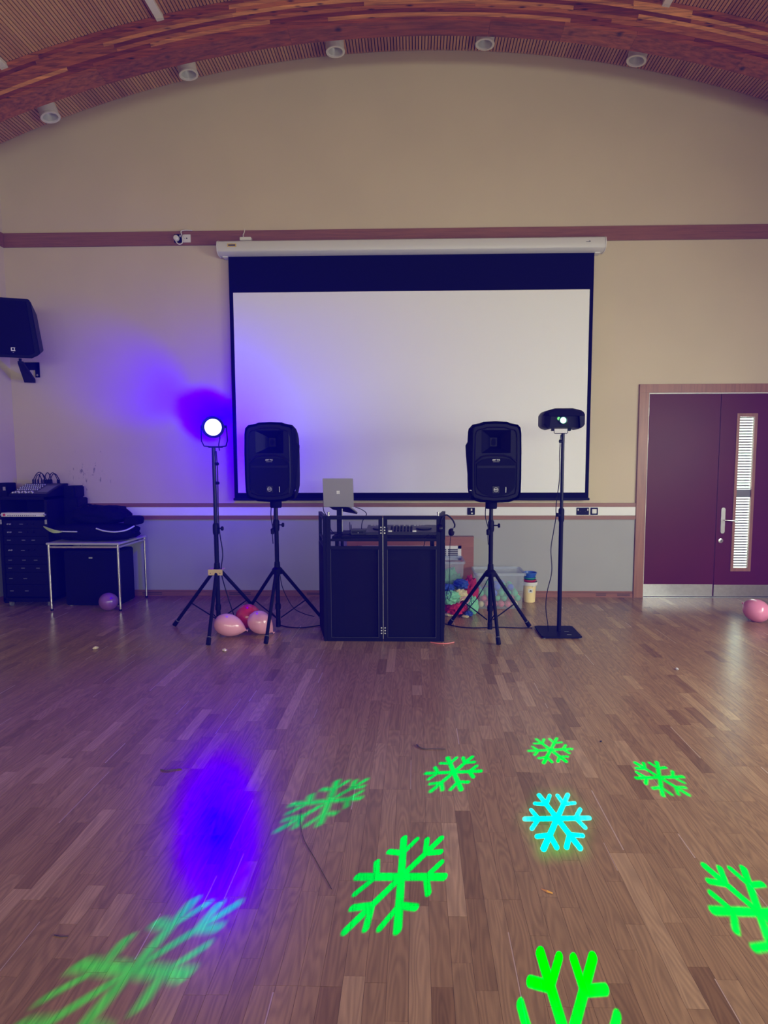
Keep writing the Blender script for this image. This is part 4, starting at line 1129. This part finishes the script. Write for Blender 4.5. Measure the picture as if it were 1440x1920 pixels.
MB().tube(spline([(0.05, 0.0, -0.04), (0.045, 0.01, -0.10), (0.04, 0.01, -0.25), (0.042, 0.01, -0.40), (0.035, 0.01, -0.50), (0.015, 0.02, -0.56), (0.03, 0.02, -0.62), (0.055, 0.02, -0.58), (0.03, 0.02, -0.52)]), 0.003, 6).build('lead', M['black'], T, smooth=True)

# pink stick on the floor at the booth's foot
tag(MB().tube(spline([(0.14, 5.185, 0.006), (0.20, 5.155, 0.006), (0.27, 5.150, 0.006), (0.33, 5.175, 0.006), (0.35, 5.19, 0.006)]), 0.005, 8).build('glow_stick', M['pink_stick'], smooth=True), 'thin curved pink stick on the floor at the right foot of the DJ booth', 'stick')
# cables on the floor
tag(MB().tube(spline([(-1.36, 5.74, 0.005), (-1.25, 5.66, 0.005), (-1.12, 5.63, 0.005), (-1.0, 5.68, 0.005), (-0.90, 5.74, 0.005), (-0.70, 5.80, 0.005)]), 0.005, 6).build('floor_cable', M['black'], smooth=True), 'black cable on the floor from the left speaker stand to the booth', 'cable')
tag(MB().tube(spline([(0.20, 5.86, 0.005), (0.32, 5.77, 0.005), (0.47, 5.67, 0.005), (0.62, 5.655, 0.005), (0.80, 5.68, 0.005), (1.0, 5.66, 0.005), (1.14, 5.66, 0.005)]), 0.005, 6).build('floor_cable', M['black'], smooth=True), 'black cable on the floor from the booth to the square base plate', 'cable')

# ------------------------------------------------------------------ heater casing behind the booth
T = thing('heater_casing', 'low reddish wooden heater casing with white vent grille against the wall behind the booth', 'heater', (-0.055, 6.98, 0))
hx0, hx1 = -0.745, 0.742
MB().box(hx0, hx1, -0.10, 0.0, 0.0, 0.632).box(hx0, hx1, -0.10, 0.0, 0.632, 0.727).build('casing', M['heater_wood'], T)
MB().box(hx0 - 0.004, hx1 + 0.004, -0.106, 0.0, 0.727, 0.738).build('top_board', M['heater_wood'], T, bevel=0.002)
gx0, gx1, gz0, gz1 = -0.61, 0.597, 0.462, 0.632
f = MB()
f.box(gx0, gx1, -0.112, -0.10, gz1 - 0.034, gz1).box(gx0, gx1, -0.112, -0.10, gz0, gz0 + 0.034).box(gx0, gx0 + 0.04, -0.112, -0.10, gz0, gz1).box(gx1 - 0.04, gx1, -0.112, -0.10, gz0, gz1)
for i in range(1, 8):
    xm = gx0 + 0.02 + (gx1 - gx0 - 0.04) * i / 8
    f.box(xm - 0.008, xm + 0.008, -0.110, -0.10, gz0 + 0.03, gz1 - 0.03)
f.build('vent_frame', M['white'], T)
MB().box(gx0 + 0.03, gx1 - 0.03, -0.1015, -0.1002, gz0 + 0.03, gz1 - 0.03).build('vent_back', M['slot'], T)
for i in range(5):
    z = gz0 + 0.045 + i * 0.021
    MB().box(gx0 + 0.035, gx1 - 0.035, -0.108, -0.1015, z, z + 0.010).build('louvre', M['grey_print'], T)

# ------------------------------------------------------------------ clear tubs, balls, cloths, buckets
def tub(name, label, loc, bw, bd, tw, td, h):
    T = thing(name, label, 'tub', loc)
    t = 0.004
    def ring(w, d, z, r=0.03):
        return [Vector((x, y, z)) for x, y in rrect(-w / 2, w / 2, -d / 2, d / 2, r, 3)]
    MB().rings([ring(bw, bd, 0.004), ring(bw + (tw - bw) * 0.5, bd + (td - bd) * 0.5, h * 0.5), ring(tw, td, h)], cap=False).build('tub_wall', M['clear'], T, smooth=True)
    MB().rings([ring(bw, bd, 0.0), ring(bw, bd, 0.005)]).build('tub_bottom', M['clear'], T)
    MB().rings([ring(tw, td, h - 0.03), ring(tw + 0.03, td + 0.03, h - 0.028), ring(tw + 0.03, td + 0.03, h), ring(tw, td, h)], cap=False, closed=True).build('tub_rim', M['clear'], T)
    return T


T = tub('ball_tub', 'large clear plastic tub of play balls behind the right speaker stand', (0.935, 6.60, 0), 0.49, 0.36, 0.53, 0.40, 0.40)
yb = 6.60 - 0.186
MB().rings([[Vector((x, -0.192 - (z - 0.17) * 0.055, z)) for x, z in rrect(-0.10 + g, 0.14 - g, 0.06 + g, 0.285 - g, 0.02, 3)] for g in (0.0, 0.006)], cap=False).build('embossed_panel', M['clear'], T)
# balls: settle on a simple lattice
ball0 = {}
rb = random.Random(4)
cnt = 0
layer_cols = [['ball_pink', 'ball_yellow', 'ball_pink', 'ball_pink'], ['ball_pink', 'ball_green', 'ball_green', 'ball_yellow'], ['ball_green', 'ball_blue', 'ball_green', 'ball_green'], ['ball_blue', 'ball_green', 'ball_blue', 'ball_blue']]
cn = {'ball_pink': 'pink', 'ball_yellow': 'yellow', 'ball_green': 'green', 'ball_blue': 'blue'}
for L_ in range(4):
    nx, ny = 6, 4
    for i in range(nx):
        for j in range(ny):
            if L_ == 3 and (i < 1 or i > 4 or rb.random() < 0.35): continue
            off = 0.018 if L_ % 2 else -0.018
            x = 0.935 + (i - 2.5) * 0.0745 + off; y = 6.60 + (j - 1.5) * 0.0745 + off
            z = 0.005 + 0.036 + L_ * 0.0615
            ck = rb.choice(layer_cols[L_])
            if ck not in ball0:
                o = MB().sphere((0, 0, 0), 0.0355, 14, 9).build('play_ball', M[ck], smooth=True); ball0[ck] = o
            else:
                o = ball0[ck].copy(); COL.objects.link(o)
            o.location = (x + rb.uniform(-0.001, 0.001), y, z)
            tag(o, '%s play ball in the large clear tub' % cn[ck], 'ball', '%s balls in the clear tub' % cn[ck])
            cnt += 1
T = tub('cloth_tub', 'clear plastic tub half hidden behind the right side of the DJ booth', (0.29, 6.64, 0), 0.46, 0.36, 0.50, 0.40, 0.52)


def cloth(label, x, y, z, sx, sy, sz, mt, seed, name='play_cloth', amp=0.30):
    o = lump(sx, sy, sz, seed, amp, 3.4, 2.3, 30, 20).build(name, M[mt], smooth=True, loc=(x, y, z), rz=seed * 0.7)
    return tag(o, label, 'cloth')


cloth('dark green net bundle inside the clear tub behind the DJ booth', 0.36, 6.60, 0.006, 0.32, 0.26, 0.40, 'fl_green', 1, 'net_bundle')
cloth('crimson net bundle leaning against the ball tub', 0.60, 6.36, 0.0, 0.17, 0.17, 0.36, 'fl_crimson', 2, 'net_bundle')
cloth('blue cloth lying on top of the colourful heap beside the booth', 0.495, 6.29, 0.255, 0.18, 0.14, 0.095, 'fl_blue', 3)
cloth('small blue cloth hanging by the booth edge above the mint one', 0.36, 6.26, 0.235, 0.13, 0.12, 0.07, 'fl_blue', 4)
cloth('crumpled cream cloth in the middle of the colourful heap', 0.485, 6.26, 0.128, 0.155, 0.14, 0.125, 'fl_cream', 5)
cloth('mint green cloth in the heap beside the booth edge', 0.385, 6.20, 0.105, 0.20, 0.17, 0.14, 'fl_mint', 6)
cloth('bright red net bundle at the front of the heap beside the booth', 0.42, 6.17, 0.0, 0.23, 0.19, 0.125, 'fl_red', 7, 'net_bundle')
cloth('dark red net bundle under the crumpled cream cloth', 0.535, 6.235, 0.0, 0.13, 0.12, 0.125, 'fl_crimson', 11, 'net_bundle')
cloth('mint green cloth on the floor in front of the ball tub', 0.615, 6.20, 0.0, 0.11, 0.13, 0.18, 'fl_mint', 8)
cloth('small blue cloth on the floor by the ball tub', 0.56, 6.10, 0.0, 0.09, 0.08, 0.055, 'fl_blue', 9)
cloth('flat cream cloth on the floor under the red bundle', 0.36, 6.12, 0.0, 0.10, 0.09, 0.03, 'fl_cream', 10)
cloth('flat cream cloth on the floor between heap and ball tub', 0.52, 6.06, 0.0, 0.09, 0.07, 0.022, 'fl_cream', 12)
tag(MB().tube(spline([(0.46, 6.13, 0.13), (0.50, 6.11, 0.19), (0.545, 6.11, 0.20), (0.57, 6.12, 0.165), (0.53, 6.11, 0.12)]), 0.006, 6).build('pink_cord', M['pale_pink'], smooth=True), 'loop of pink cord on the colourful heap', 'cord')

BKX, BKY = 1.32, 6.76
T = thing('bucket', 'pale yellow bucket with white rim and label beside the ball tub', 'bucket', (BKX, BKY, 0))
MB().lathe([(0.062, 0), (0.066, 0.004), (0.074, 0.20), (0.071, 0.20), (0.062, 0.008), (0.001, 0.008)], 28).build('bucket_body', M['yellow_tub'], T, smooth=True)
MB().lathe([(0.072, 0.196), (0.086, 0.198), (0.090, 0.208), (0.090, 0.236), (0.084, 0.238), (0.073, 0.21)], 28).build('rim', M['white'], T, smooth=True)
MB().tube([(0.088 * math.cos(R(a)), 0.088 * math.sin(R(a)), 0.222 + 0.05 * math.sin(R((a + 60) * 1.0)) - 0.02) for a in range(-75, 90, 12)], 0.005, 6).build('handle', M['white'], T, smooth=True)
lb = MB(); rg = []
for z in (0.118, 0.165):
    rr_ = 0.0665 + 0.04 * z
    rg.append([Vector((rr_ * math.cos(R(a)), rr_ * math.sin(R(a)), z)) for a in range(-112, -67, 6)])
n = len(rg[0])
lb.add(rg[0] + rg[1], [(i, i + 1, n + i + 1, n + i) for i in range(n - 1)])
lb.build('label', M['white'], T)
MB().box(-0.014, 0.012, -0.0735, -0.0725, 0.132, 0.142).box(-0.006, 0.008, -0.0735, -0.0725, 0.142, 0.150).build('label_print', M['dark_print'], T)
for nm, lab, r_, z0, z1, mt in (('play_disc', 'red plastic dish stacked in the yellow bucket', 0.072, 0.236, 0.262, 'red_pl'), ('play_disc', 'teal plastic dish stacked in the yellow bucket', 0.070, 0.262, 0.288, 'green_pl'), ('play_bowl', 'blue plastic bowl topmost in the yellow bucket', 0.078, 0.288, 0.345, 'blue_pl')):
    o = MB().lathe([(r_ * 0.8, z0 - 0.20), (r_ * 0.98, z1 - 0.012 - 0.20), (r_ * 1.04, z1 - 0.010 - 0.20), (r_ * 1.04, z1 - 0.20), (r_ * 0.95, z1 - 0.20), (r_ * 0.75, z0 + 0.006 - 0.20), (0.001, z0 + 0.006 - 0.20)], 26).build(nm, M[mt], smooth=True, loc=(BKX, BKY, 0.20))
    o.rotation_euler = (0, 0, 0.0)
    tag(o, lab, 'dish' if nm == 'play_disc' else 'bowl')

# ------------------------------------------------------------------ balloons
def balloon(label, c, d, ln, r, mt):
    d = Vector(d).normalized()
    Q = d.to_track_quat('Z', 'Y').to_matrix().to_4x4()
    T = thing('balloon', label, 'balloon', c)
    prof = []
    N_ = 20
    for i in range(N_ + 1):
        t = i / N_
        z = -ln / 2 + ln * t
        if t < 0.42:
            q = (0.42 - t) / 0.42; rr_ = r * math.sqrt(max(0, 1 - q * q))
        else:
            q = (t - 0.42) / 0.58; rr_ = r * max(0.0, 1 - q ** 2.1) ** 0.85
        prof.append((max(rr_, 0.0008 if i == 0 else 0.006), z))
    MB().lathe(prof, 28, Q).build('skin', M[mt], T, smooth=True)
    MB().lathe([(0.005, ln / 2 - 0.004), (0.004, ln / 2 + 0.006), (0.011, ln / 2 + 0.014), (0.012, ln / 2 + 0.018), (0.002, ln / 2 + 0.016)], 12, Q).build('knot', M[mt], T, smooth=True)
    return T


balloon('pale pink teardrop balloon lying on the floor beside the light stand front leg', (-1.720, 5.36, 0.100), (1, 0.05, -0.30), 0.305, 0.103, 'pale_pink')
balloon('red balloon between two pink balloons on the floor', (-1.610, 5.60, 0.121), (0.15, 0.5, -0.25), 0.27, 0.118, 'red')
balloon('pink balloon behind the front leg of the left speaker stand', (-1.445, 5.42, 0.106), (0.62, 0.1, -0.52), 0.270, 0.104, 'pale_pink')
balloon('dim violet balloon under the table at the left', (-3.365, 6.30, 0.098), (-0.6, 0.5, 0.1), 0.24, 0.098, 'violet')
balloon('pink balloon alone on the floor before the maroon doors', (3.445, 5.98, 0.112), (-0.22, 0.93, 0.16), 0.30, 0.114, 'pink')

# ------------------------------------------------------------------ table at the left and what is on and under it
T = thing('side_table', 'small grey table with chrome legs at the left wall', 'table', (-3.59, 6.58, 0))
tx, ty = 0.40, 0.335
MB().box(-tx, tx, -ty, ty, 0.728, 0.750).build('tabletop', M['table_top'], T, bevel=0.004)
MB().tube([(-tx + 0.02, -ty + 0.02, 0.70), (tx - 0.02, -ty + 0.02, 0.70), (tx - 0.02, ty - 0.02, 0.70), (-tx + 0.02, ty - 0.02, 0.70)], 0.012, 10, closed=True).build('rail', M['chrome'], T, smooth=True)
for sx in (-1, 1):
    for sy in (-1, 1):
        p = Vector((sx * (tx - 0.02), sy * (ty - 0.02), 0))
        MB().tube([p + Vector((0, 0, 0.02)), p + Vector((0, 0, 0.728))], 0.013, 12).build('leg', M['chrome'], T, smooth=True)
        MB().tube([p, p + Vector((0, 0, 0.02))], 0.015, 12).build('leg_tip', M['black'], T, smooth=True)
T = thing('instrument_bag', 'long black padded bag with pale piping lying across the side table', 'bag', (-3.56, 6.50, 0.750))
lump(0.90, 0.42, 0.185, 21, 0.10, 2.0, 3.2, 40, 20).build('bag_body', M['nylon'], T, smooth=True)
MB().tube(spline([(0.10, -0.195, 0.150), (0.20, -0.215, 0.125), (0.32, -0.215, 0.115), (0.42, -0.18, 0.13), (0.468, -0.09, 0.165)]), 0.008, 8).build('piping', M['piping'], T, smooth=True)
MB().tube(spline([(-0.28, -0.212, 0.12), (-0.22, -0.217, 0.118), (-0.10, -0.219, 0.117)]), 0.007, 8).build('zip', M['piping'], T, smooth=True)
lm = MB(); rg = []
for t in range(9):
    u = t / 8
    x = -0.50 + 0.25 * u; zc = 0.165 - 0.05 * u; hw = 0.001 + 0.030 * math.sin(PI * u)
    y = -0.16 - 0.07 * min(1, u * 1.6)
    rg.append([Vector((x, y, zc + 0.008)), Vector((x, y - 0.008, zc + 0.006)), Vector((x, y - 0.008, zc - hw)), Vector((x, y, zc - hw))])
lm.rings(rg).build('lime_lining', M['lime'], T, smooth=True)
T = thing('carry_bag', 'bulky black soft bag heaped on top of the padded bag on the side table', 'bag', (-3.555, 6.60, 0.926))
lump(0.60, 0.38, 0.20, 33, 0.14, 2.2, 3.0, 36, 18).build('bag_body', M['nylon'], T, smooth=True)
MB().tube(spline([(-0.14, -0.12, 0.19), (-0.10, -0.14, 0.225), (-0.04, -0.13, 0.215), (0.02, -0.12, 0.19)]), 0.012, 8).build('handle', M['nylon'], T, smooth=True)
T = thing('small_case', 'small black case at the right end of the side table', 'case', (-3.165, 6.56, 0.915))
lump(0.17, 0.20, 0.10, 41, 0.05, 2.2, 5.0, 28, 14).build('case_body', M['nylon'], T, smooth=True)

T = thing('bass_cabinet', 'black bass speaker cabinet standing under the side table', 'speaker', (-3.62, 6.62, 0))
MB().box(-0.31, 0.31, -0.16, 0.20, 0.012, 0.630).build('cabinet', M['black_matt'], T, bevel=0.012)
MB().box(-0.285, 0.285, -0.166, -0.158, 0.035, 0.605).build('front_grille', M['grille'], T, bevel=0.003)
MB().box(-0.02, 0.02, -0.171, -0.165, 0.545, 0.560).build('badge', M['grey_print'], T)
for sx in (-0.27, 0.27):
    for sy in (-0.12, 0.16):
        MB().lathe([(0.02, 0), (0.02, 0.014)], 10, Matrix.Translation((sx, sy, 0))).build('cabinet_foot', M['grey_box'], T)
T = thing('road_case', 'black road case standing on the back of the side table beside the rack', 'case', (-3.99, 6.77, 0.750))
MB().box(-0.062, 0.105, -0.06, 0.16, 0.0, 0.455).build('case_body', M['black_matt'], T, bevel=0.01)
MB().box(-0.064, 0.107, -0.062, 0.162, 0.30, 0.312).build('lid_seam', M['grille'], T)
T = thing('road_case', 'smaller black case on top of the road case beside the rack', 'case', (-4.01, 6.77, 1.205))
MB().box(-0.042, 0.095, -0.055, 0.15, 0.0, 0.140).build('case_body', M['black_matt'], T, bevel=0.012)
MB().box(0.0, 0.06, -0.062, -0.054, 0.05, 0.075).build('handle', M['black'], T, bevel=0.003)

T = thing('equipment_rack', 'tall dark equipment rack with patch strip at the left edge', 'rack', (-4.335, 6.66, 0))
rx, y0 = 0.275, -0.245
f = MB()
f.box(-rx, -rx + 0.03, y0, 0.22, 0.075, 1.235).box(rx - 0.03, rx, y0, 0.22, 0.075, 1.235).box(-rx, rx, y0, 0.22, 0.06, 0.10).box(-rx, rx, y0, 0.22, 1.205, 1.235).box(-rx, rx, 0.20, 0.22, 0.10, 1.205)
f.build('rack_case', M['black_matt'], T)
zz = 0.115
ru = [0.14, 0.14, 0.09, 0.09, 0.135, 0.09, 0.09, 0.09]
ri = random.Random(8)
for k, hh in enumerate(ru):
    u = MB().box(-0.242, 0.242, y0 + 0.012, 0.15, zz, zz + hh - 0.004).build('rack_unit', M['black'], T, bevel=0.002)
    for q in range(3 if k in (2, 3, 5) else 2):
        xx_ = -0.17 + q * 0.14 + ri.uniform(-0.02, 0.02)
        MB().box(xx_ - 0.02, xx_ + 0.02, y0 + 0.0095, y0 + 0.0125, zz + hh * 0.45, zz + hh * 0.45 + 0.008).build('display_mark', M['dim_print'], u)
    if k in (4, 6, 7):
        for xx_ in (-0.18, -0.155, 0.03, 0.10):
            MB().lathe([(0.009, 0), (0.008, 0.014)], 10, Matrix.Translation((xx_, y0 + 0.012, zz + hh * 0.5)) @ Matrix.Rotation(PI / 2, 4, 'X')).build('dial', M['silver'] if xx_ < 0 else M['black'], u, smooth=True)
    zz += hh
st = MB().box(-0.243, 0.243, y0 - 0.004, y0 + 0.10, 1.018, 1.062).build('patch_strip', M['white'], T, bevel=0.002)
for q in range(14):
    xx_ = -0.165 + q * 0.0235
    MB().lathe([(0.0055, 0), (0.0055, 0.0015)], 8, Matrix.Translation((xx_, y0 - 0.0035, 1.031)) @ Matrix.Rotation(PI / 2, 4, 'X')).build('jack_hole', M['slot'], st)
MB().box(-0.222, -0.195, y0 - 0.006, y0 - 0.003, 1.026, 1.052).build('red_switch', M['red_pl'], st)
for sx in (-0.255, 0.255):
    MB().lathe([(0.010, 0), (0.012, 0.03), (0.006, 0.036)], 10, Matrix.Translation((sx, y0 + 0.006, 1.04)) @ Matrix.Rotation(PI / 2, 4, 'X')).build('knob', M['silver'], T, smooth=True)
    MB().box(sx - 0.012, sx + 0.012, y0 - 0.006, y0 + 0.002, 0.935, 0.985).build('latch', M['steel'], T, bevel=0.002)
for sx in (-0.22, 0.22):
    for sy in (-0.19, 0.17):
        cst = MB().box(sx - 0.018, sx + 0.018, sy - 0.02, sy + 0.02, 0.045, 0.062).build('caster', M['steel'], T)
        MB().lathe([(0.028, -0.011), (0.028, 0.011)], 16, Matrix.Translation((sx, sy, 0.028)) @ Matrix.Rotation(PI / 2, 4, 'Y')).build('wheel', M['grey_box'], cst, smooth=True)
T = thing('sound_mixer', 'sloping sound mixer with white faders and cables on top of the rack', 'mixer', (-4.285, 6.44, 1.236))
mm = MB()
mm.add([(x, y, z) for x in (-0.215, 0.225) for y, z in ((0, 0), (0.40, 0), (0.40, 0.135), (0.31, 0.135), (0.0, 0.030))], [(0, 1, 2, 3, 4), (5, 9, 8, 7, 6), (0, 5, 6, 1), (1, 6, 7, 2), (2, 7, 8, 3), (3, 8, 9, 4), (4, 9, 5, 0)])
mm.build('mixer_body', M['black'], T, bevel=0.004)
sang = math.atan2(0.105, 0.31)
SM = Matrix.Translation((0, 0, 0.030)) @ Matrix.Rotation(sang, 4, 'X')
MB().box(-0.20, 0.20, 0.012, 0.315, 0.0, 0.003, M=SM).build('control_panel', M['dark_grey'], T)
for q in range(10):
    x = -0.185 + q * 0.025
    MB().box(x - 0.006, x + 0.006, 0.022 + 0.022 * ((q * 7) % 3) / 2, 0.040 + 0.022 * ((q * 7) % 3) / 2, 0.003, 0.015, M=SM).build('fader_cap', M['white'], T)
    for r_ in range(4):
        MB().lathe([(0.007, 0.003), (0.006, 0.016)], 8, SM @ Matrix.Translation((x, 0.12 + r_ * 0.05, 0))).build('dial', M['grey_print'], T, smooth=True)
MB().box(0.075, 0.19, 0.06, 0.25, 0.003, 0.006, M=SM).build('display', M['dim_print'], T)
cb = [(-0.16, 0.02), (-0.13, 0.0), (-0.09, 0.03), (-0.06, 0.05)]
for i, (xa, xb, hgt) in enumerate(((-0.16, 0.00, 0.125), (-0.135, -0.055, 0.10), (-0.10, -0.02, 0.115), (-0.03, 0.06, 0.12), (0.02, 0.13, 0.12), (0.04, 0.15, 0.11))):
    MB().tube(spline([(xa, 0.35, 0.135), (xa + 0.004, 0.35, 0.175), (xa * 0.7 + xb * 0.3, 0.352, 0.135 + hgt * 0.92), (xa * 0.4 + xb * 0.6, 0.354, 0.135 + hgt), (xb - 0.006, 0.35, 0.19), (xb, 0.35, 0.135)]), 0.0045, 6).build('patch_lead', M['black'], T, smooth=True)
    for x in (xa, xb):
        MB().lathe([(0.009, 0.135), (0.009, 0.175), (0.005, 0.185)], 8, Matrix.Translation((x, 0.35, 0))).build('plug', M['black'], T, smooth=True)
T = thing('rack_lid', 'dark upright case lid behind the mixer at the far left edge', 'case', (-4.64, 6.60, 0))
MB().box(-0.10, 0.015, 0.0, 0.16, 0.0, 1.385).build('lid_body', M['black_matt'], T, bevel=0.006)
MB().box(-0.03, 0.0, -0.006, 0.0, 1.30, 1.34).build('catch', M['steel'], T)

# ------------------------------------------------------------------ speaker on the left of the back wall
T = thing('wall_speaker', 'black speaker on a wall bracket high at the left edge', 'speaker', (-4.36, 6.52, 2.745), R(14))
TM = Matrix.Translation((0, 0, 0)) @ Matrix.Rotation(R(3), 4, 'X')
oo = [(-0.30, 0.0), (0.20, -0.005), (0.27, 0.03), (0.285, 0.06), (0.225, 0.600), (0.20, 0.615), (-0.30, 0.625), (-0.315, 0.60), (-0.315, 0.03)]
MB().prism(oo, -0.19, 0.17, 0.72, M=TM, cz=0.3).build('cabinet', M['black'], T, bevel=0.01)
gg = [(-0.275, 0.03), (0.185, 0.028), (0.235, 0.055), (0.185, 0.585), (-0.275, 0.595)]
MB().prism(gg, -0.197, -0.188, 1, M=TM).build('front_grille', M['grille'], T, bevel=0.004)
f = MB()
lx, lz = 0.03, 0.085
for a, b_, c_, d_ in ((-0.02, 0.02, 0.012, 0.018), (-0.02, 0.02, -0.018, -0.008), (-0.02, -0.012, -0.01, 0.014), (0.010, 0.016, -0.01, 0.014)):
    f.box(lx + a, lx + b_, -0.201, -0.196, lz + c_, lz + d_, M=TM)
f.build('badge', M['pale_logo'], T)
MB().box(lx - 0.006, lx + 0.006, -0.200, -0.196, lz - 0.034, lz - 0.030, M=TM).build('badge_print', M['grey_print'], T)
MB().tube([(0.02, 0.0, 0.01), (0.02, 0.0, -0.03)], 0.014, 10).build('swivel', M['black_matt'], T, smooth=True)
ar = MB().add([(0.0, -0.02, -0.02), (0.05, 0.0, -0.02), (0.02, 0.42, -0.16), (-0.10, 0.42, -0.16), (0.0, -0.02, -0.045), (0.05, 0.0, -0.045), (0.02, 0.42, -0.20), (-0.10, 0.42, -0.20)],
              [(0, 1, 2, 3), (4, 7, 6, 5), (0, 4, 5, 1), (1, 5, 6, 2), (2, 6, 7, 3), (3, 7, 4, 0)])
ar.build('bracket_arm', M['black_matt'], T)
WPM = T.matrix_world.copy()
Tm = Matrix.Translation((-4.36, 6.52, 2.745)) @ Matrix.Rotation(R(14), 4, 'Z')
inv = Tm.inverted()
wp = MB()
for a in ((-4.605, -4.545, 6.985, 6.995, 2.615, 2.76), (-4.475, -4.425, 6.985, 6.995, 2.615, 2.79), (-4.605, -4.425, 6.985, 6.995, 2.70, 2.79)):
    wp.box(*a, M=inv)
wp.build('wall_plate', M['black_matt'], T)
for x in (-4.575, -4.45):
    MB().lathe([(0.012, 0), (0.012, 0.006)], 10, inv @ Matrix.Translation((x, 6.986, 2.64)) @ Matrix.Rotation(PI / 2, 4, 'X')).build('bolt', M['steel'], T)

# ------------------------------------------------------------------ litter on the floor
def scrap(label, x, y, s, mt, seed, cat='litter', name='paper_scrap'):
    o = lump(s, s * 0.7, s * 0.5, seed, 0.5, 4.0, 2.0, 14, 9).build(name, M[mt], loc=(x, y, 0.0), rz=seed)
    return tag(o, label, cat)


scrap('crumpled gold scrap on the floor in front of the side table', -2.775, 4.96, 0.045, 'foil', 51, name='foil_scrap')
scrap('crumpled pale scrap on the floor in front of the pink balloons', -1.635, 4.92, 0.045, 'foil', 53, name='foil_scrap')
scrap('tiny white scrap on the open floor at the right', 2.04, 4.54, 0.030, 'white', 55)
scrap('tiny dark crumb on the floor by the nearer right snowflakes', 1.079, 3.335, 0.014, 'hair', 57, name='crumb')
tag(MB().add([(0.480, 2.140, 0.002), (0.500, 2.126, 0.006), (0.520, 2.117, 0.003), (0.518, 2.111, 0.002), (0.498, 2.118, 0.003), (0.482, 2.134, 0.001)], [(0, 1, 4, 5), (1, 2, 3, 4)]).build('orange_scrap', M['orange']), 'thin orange paper scrap on the floor below the bright snowflake', 'litter')
tag(MB().tube(spline([(0.010, 3.268, 0.006), (0.028, 3.238, 0.005), (0.060, 3.222, 0.004), (0.11, 3.224, 0.005), (0.172, 3.222, 0.004)]), [0.004] * 6 + [0.003] * 6 + [0.002] * 13, 6).build('twig', M['twig'], smooth=True), 'dry twig on the floor above the left green snowflakes', 'twig')
tag(MB().tube(spline([(-1.345, 2.970, 0.004), (-1.31, 2.957, 0.005), (-1.27, 2.970, 0.004), (-1.235, 2.978, 0.003)]), 0.0028, 6).build('twig', M['twig'], smooth=True), 'short dry stalk on the floor left of the blue reflection', 'twig')
tag(MB().tube(spline([(-0.530, 2.62, 0.002), (-0.514, 2.522, 0.002), (-0.478, 2.411, 0.002), (-0.412, 2.292, 0.002), (-0.345, 2.169, 0.002), (-0.317, 2.118, 0.002)]), 0.0011, 5).build('thread', M['hair'], smooth=True), 'long dark thread on the floor below the blurred snowflake', 'thread')
tag(MB().tube(spline([(-1.245, 1.879, 0.002), (-1.22, 1.874, 0.002), (-1.193, 1.875, 0.002)]), 0.0011, 5).build('thread', M['hair'], smooth=True), 'short dark thread on the floor at the lower left', 'thread')
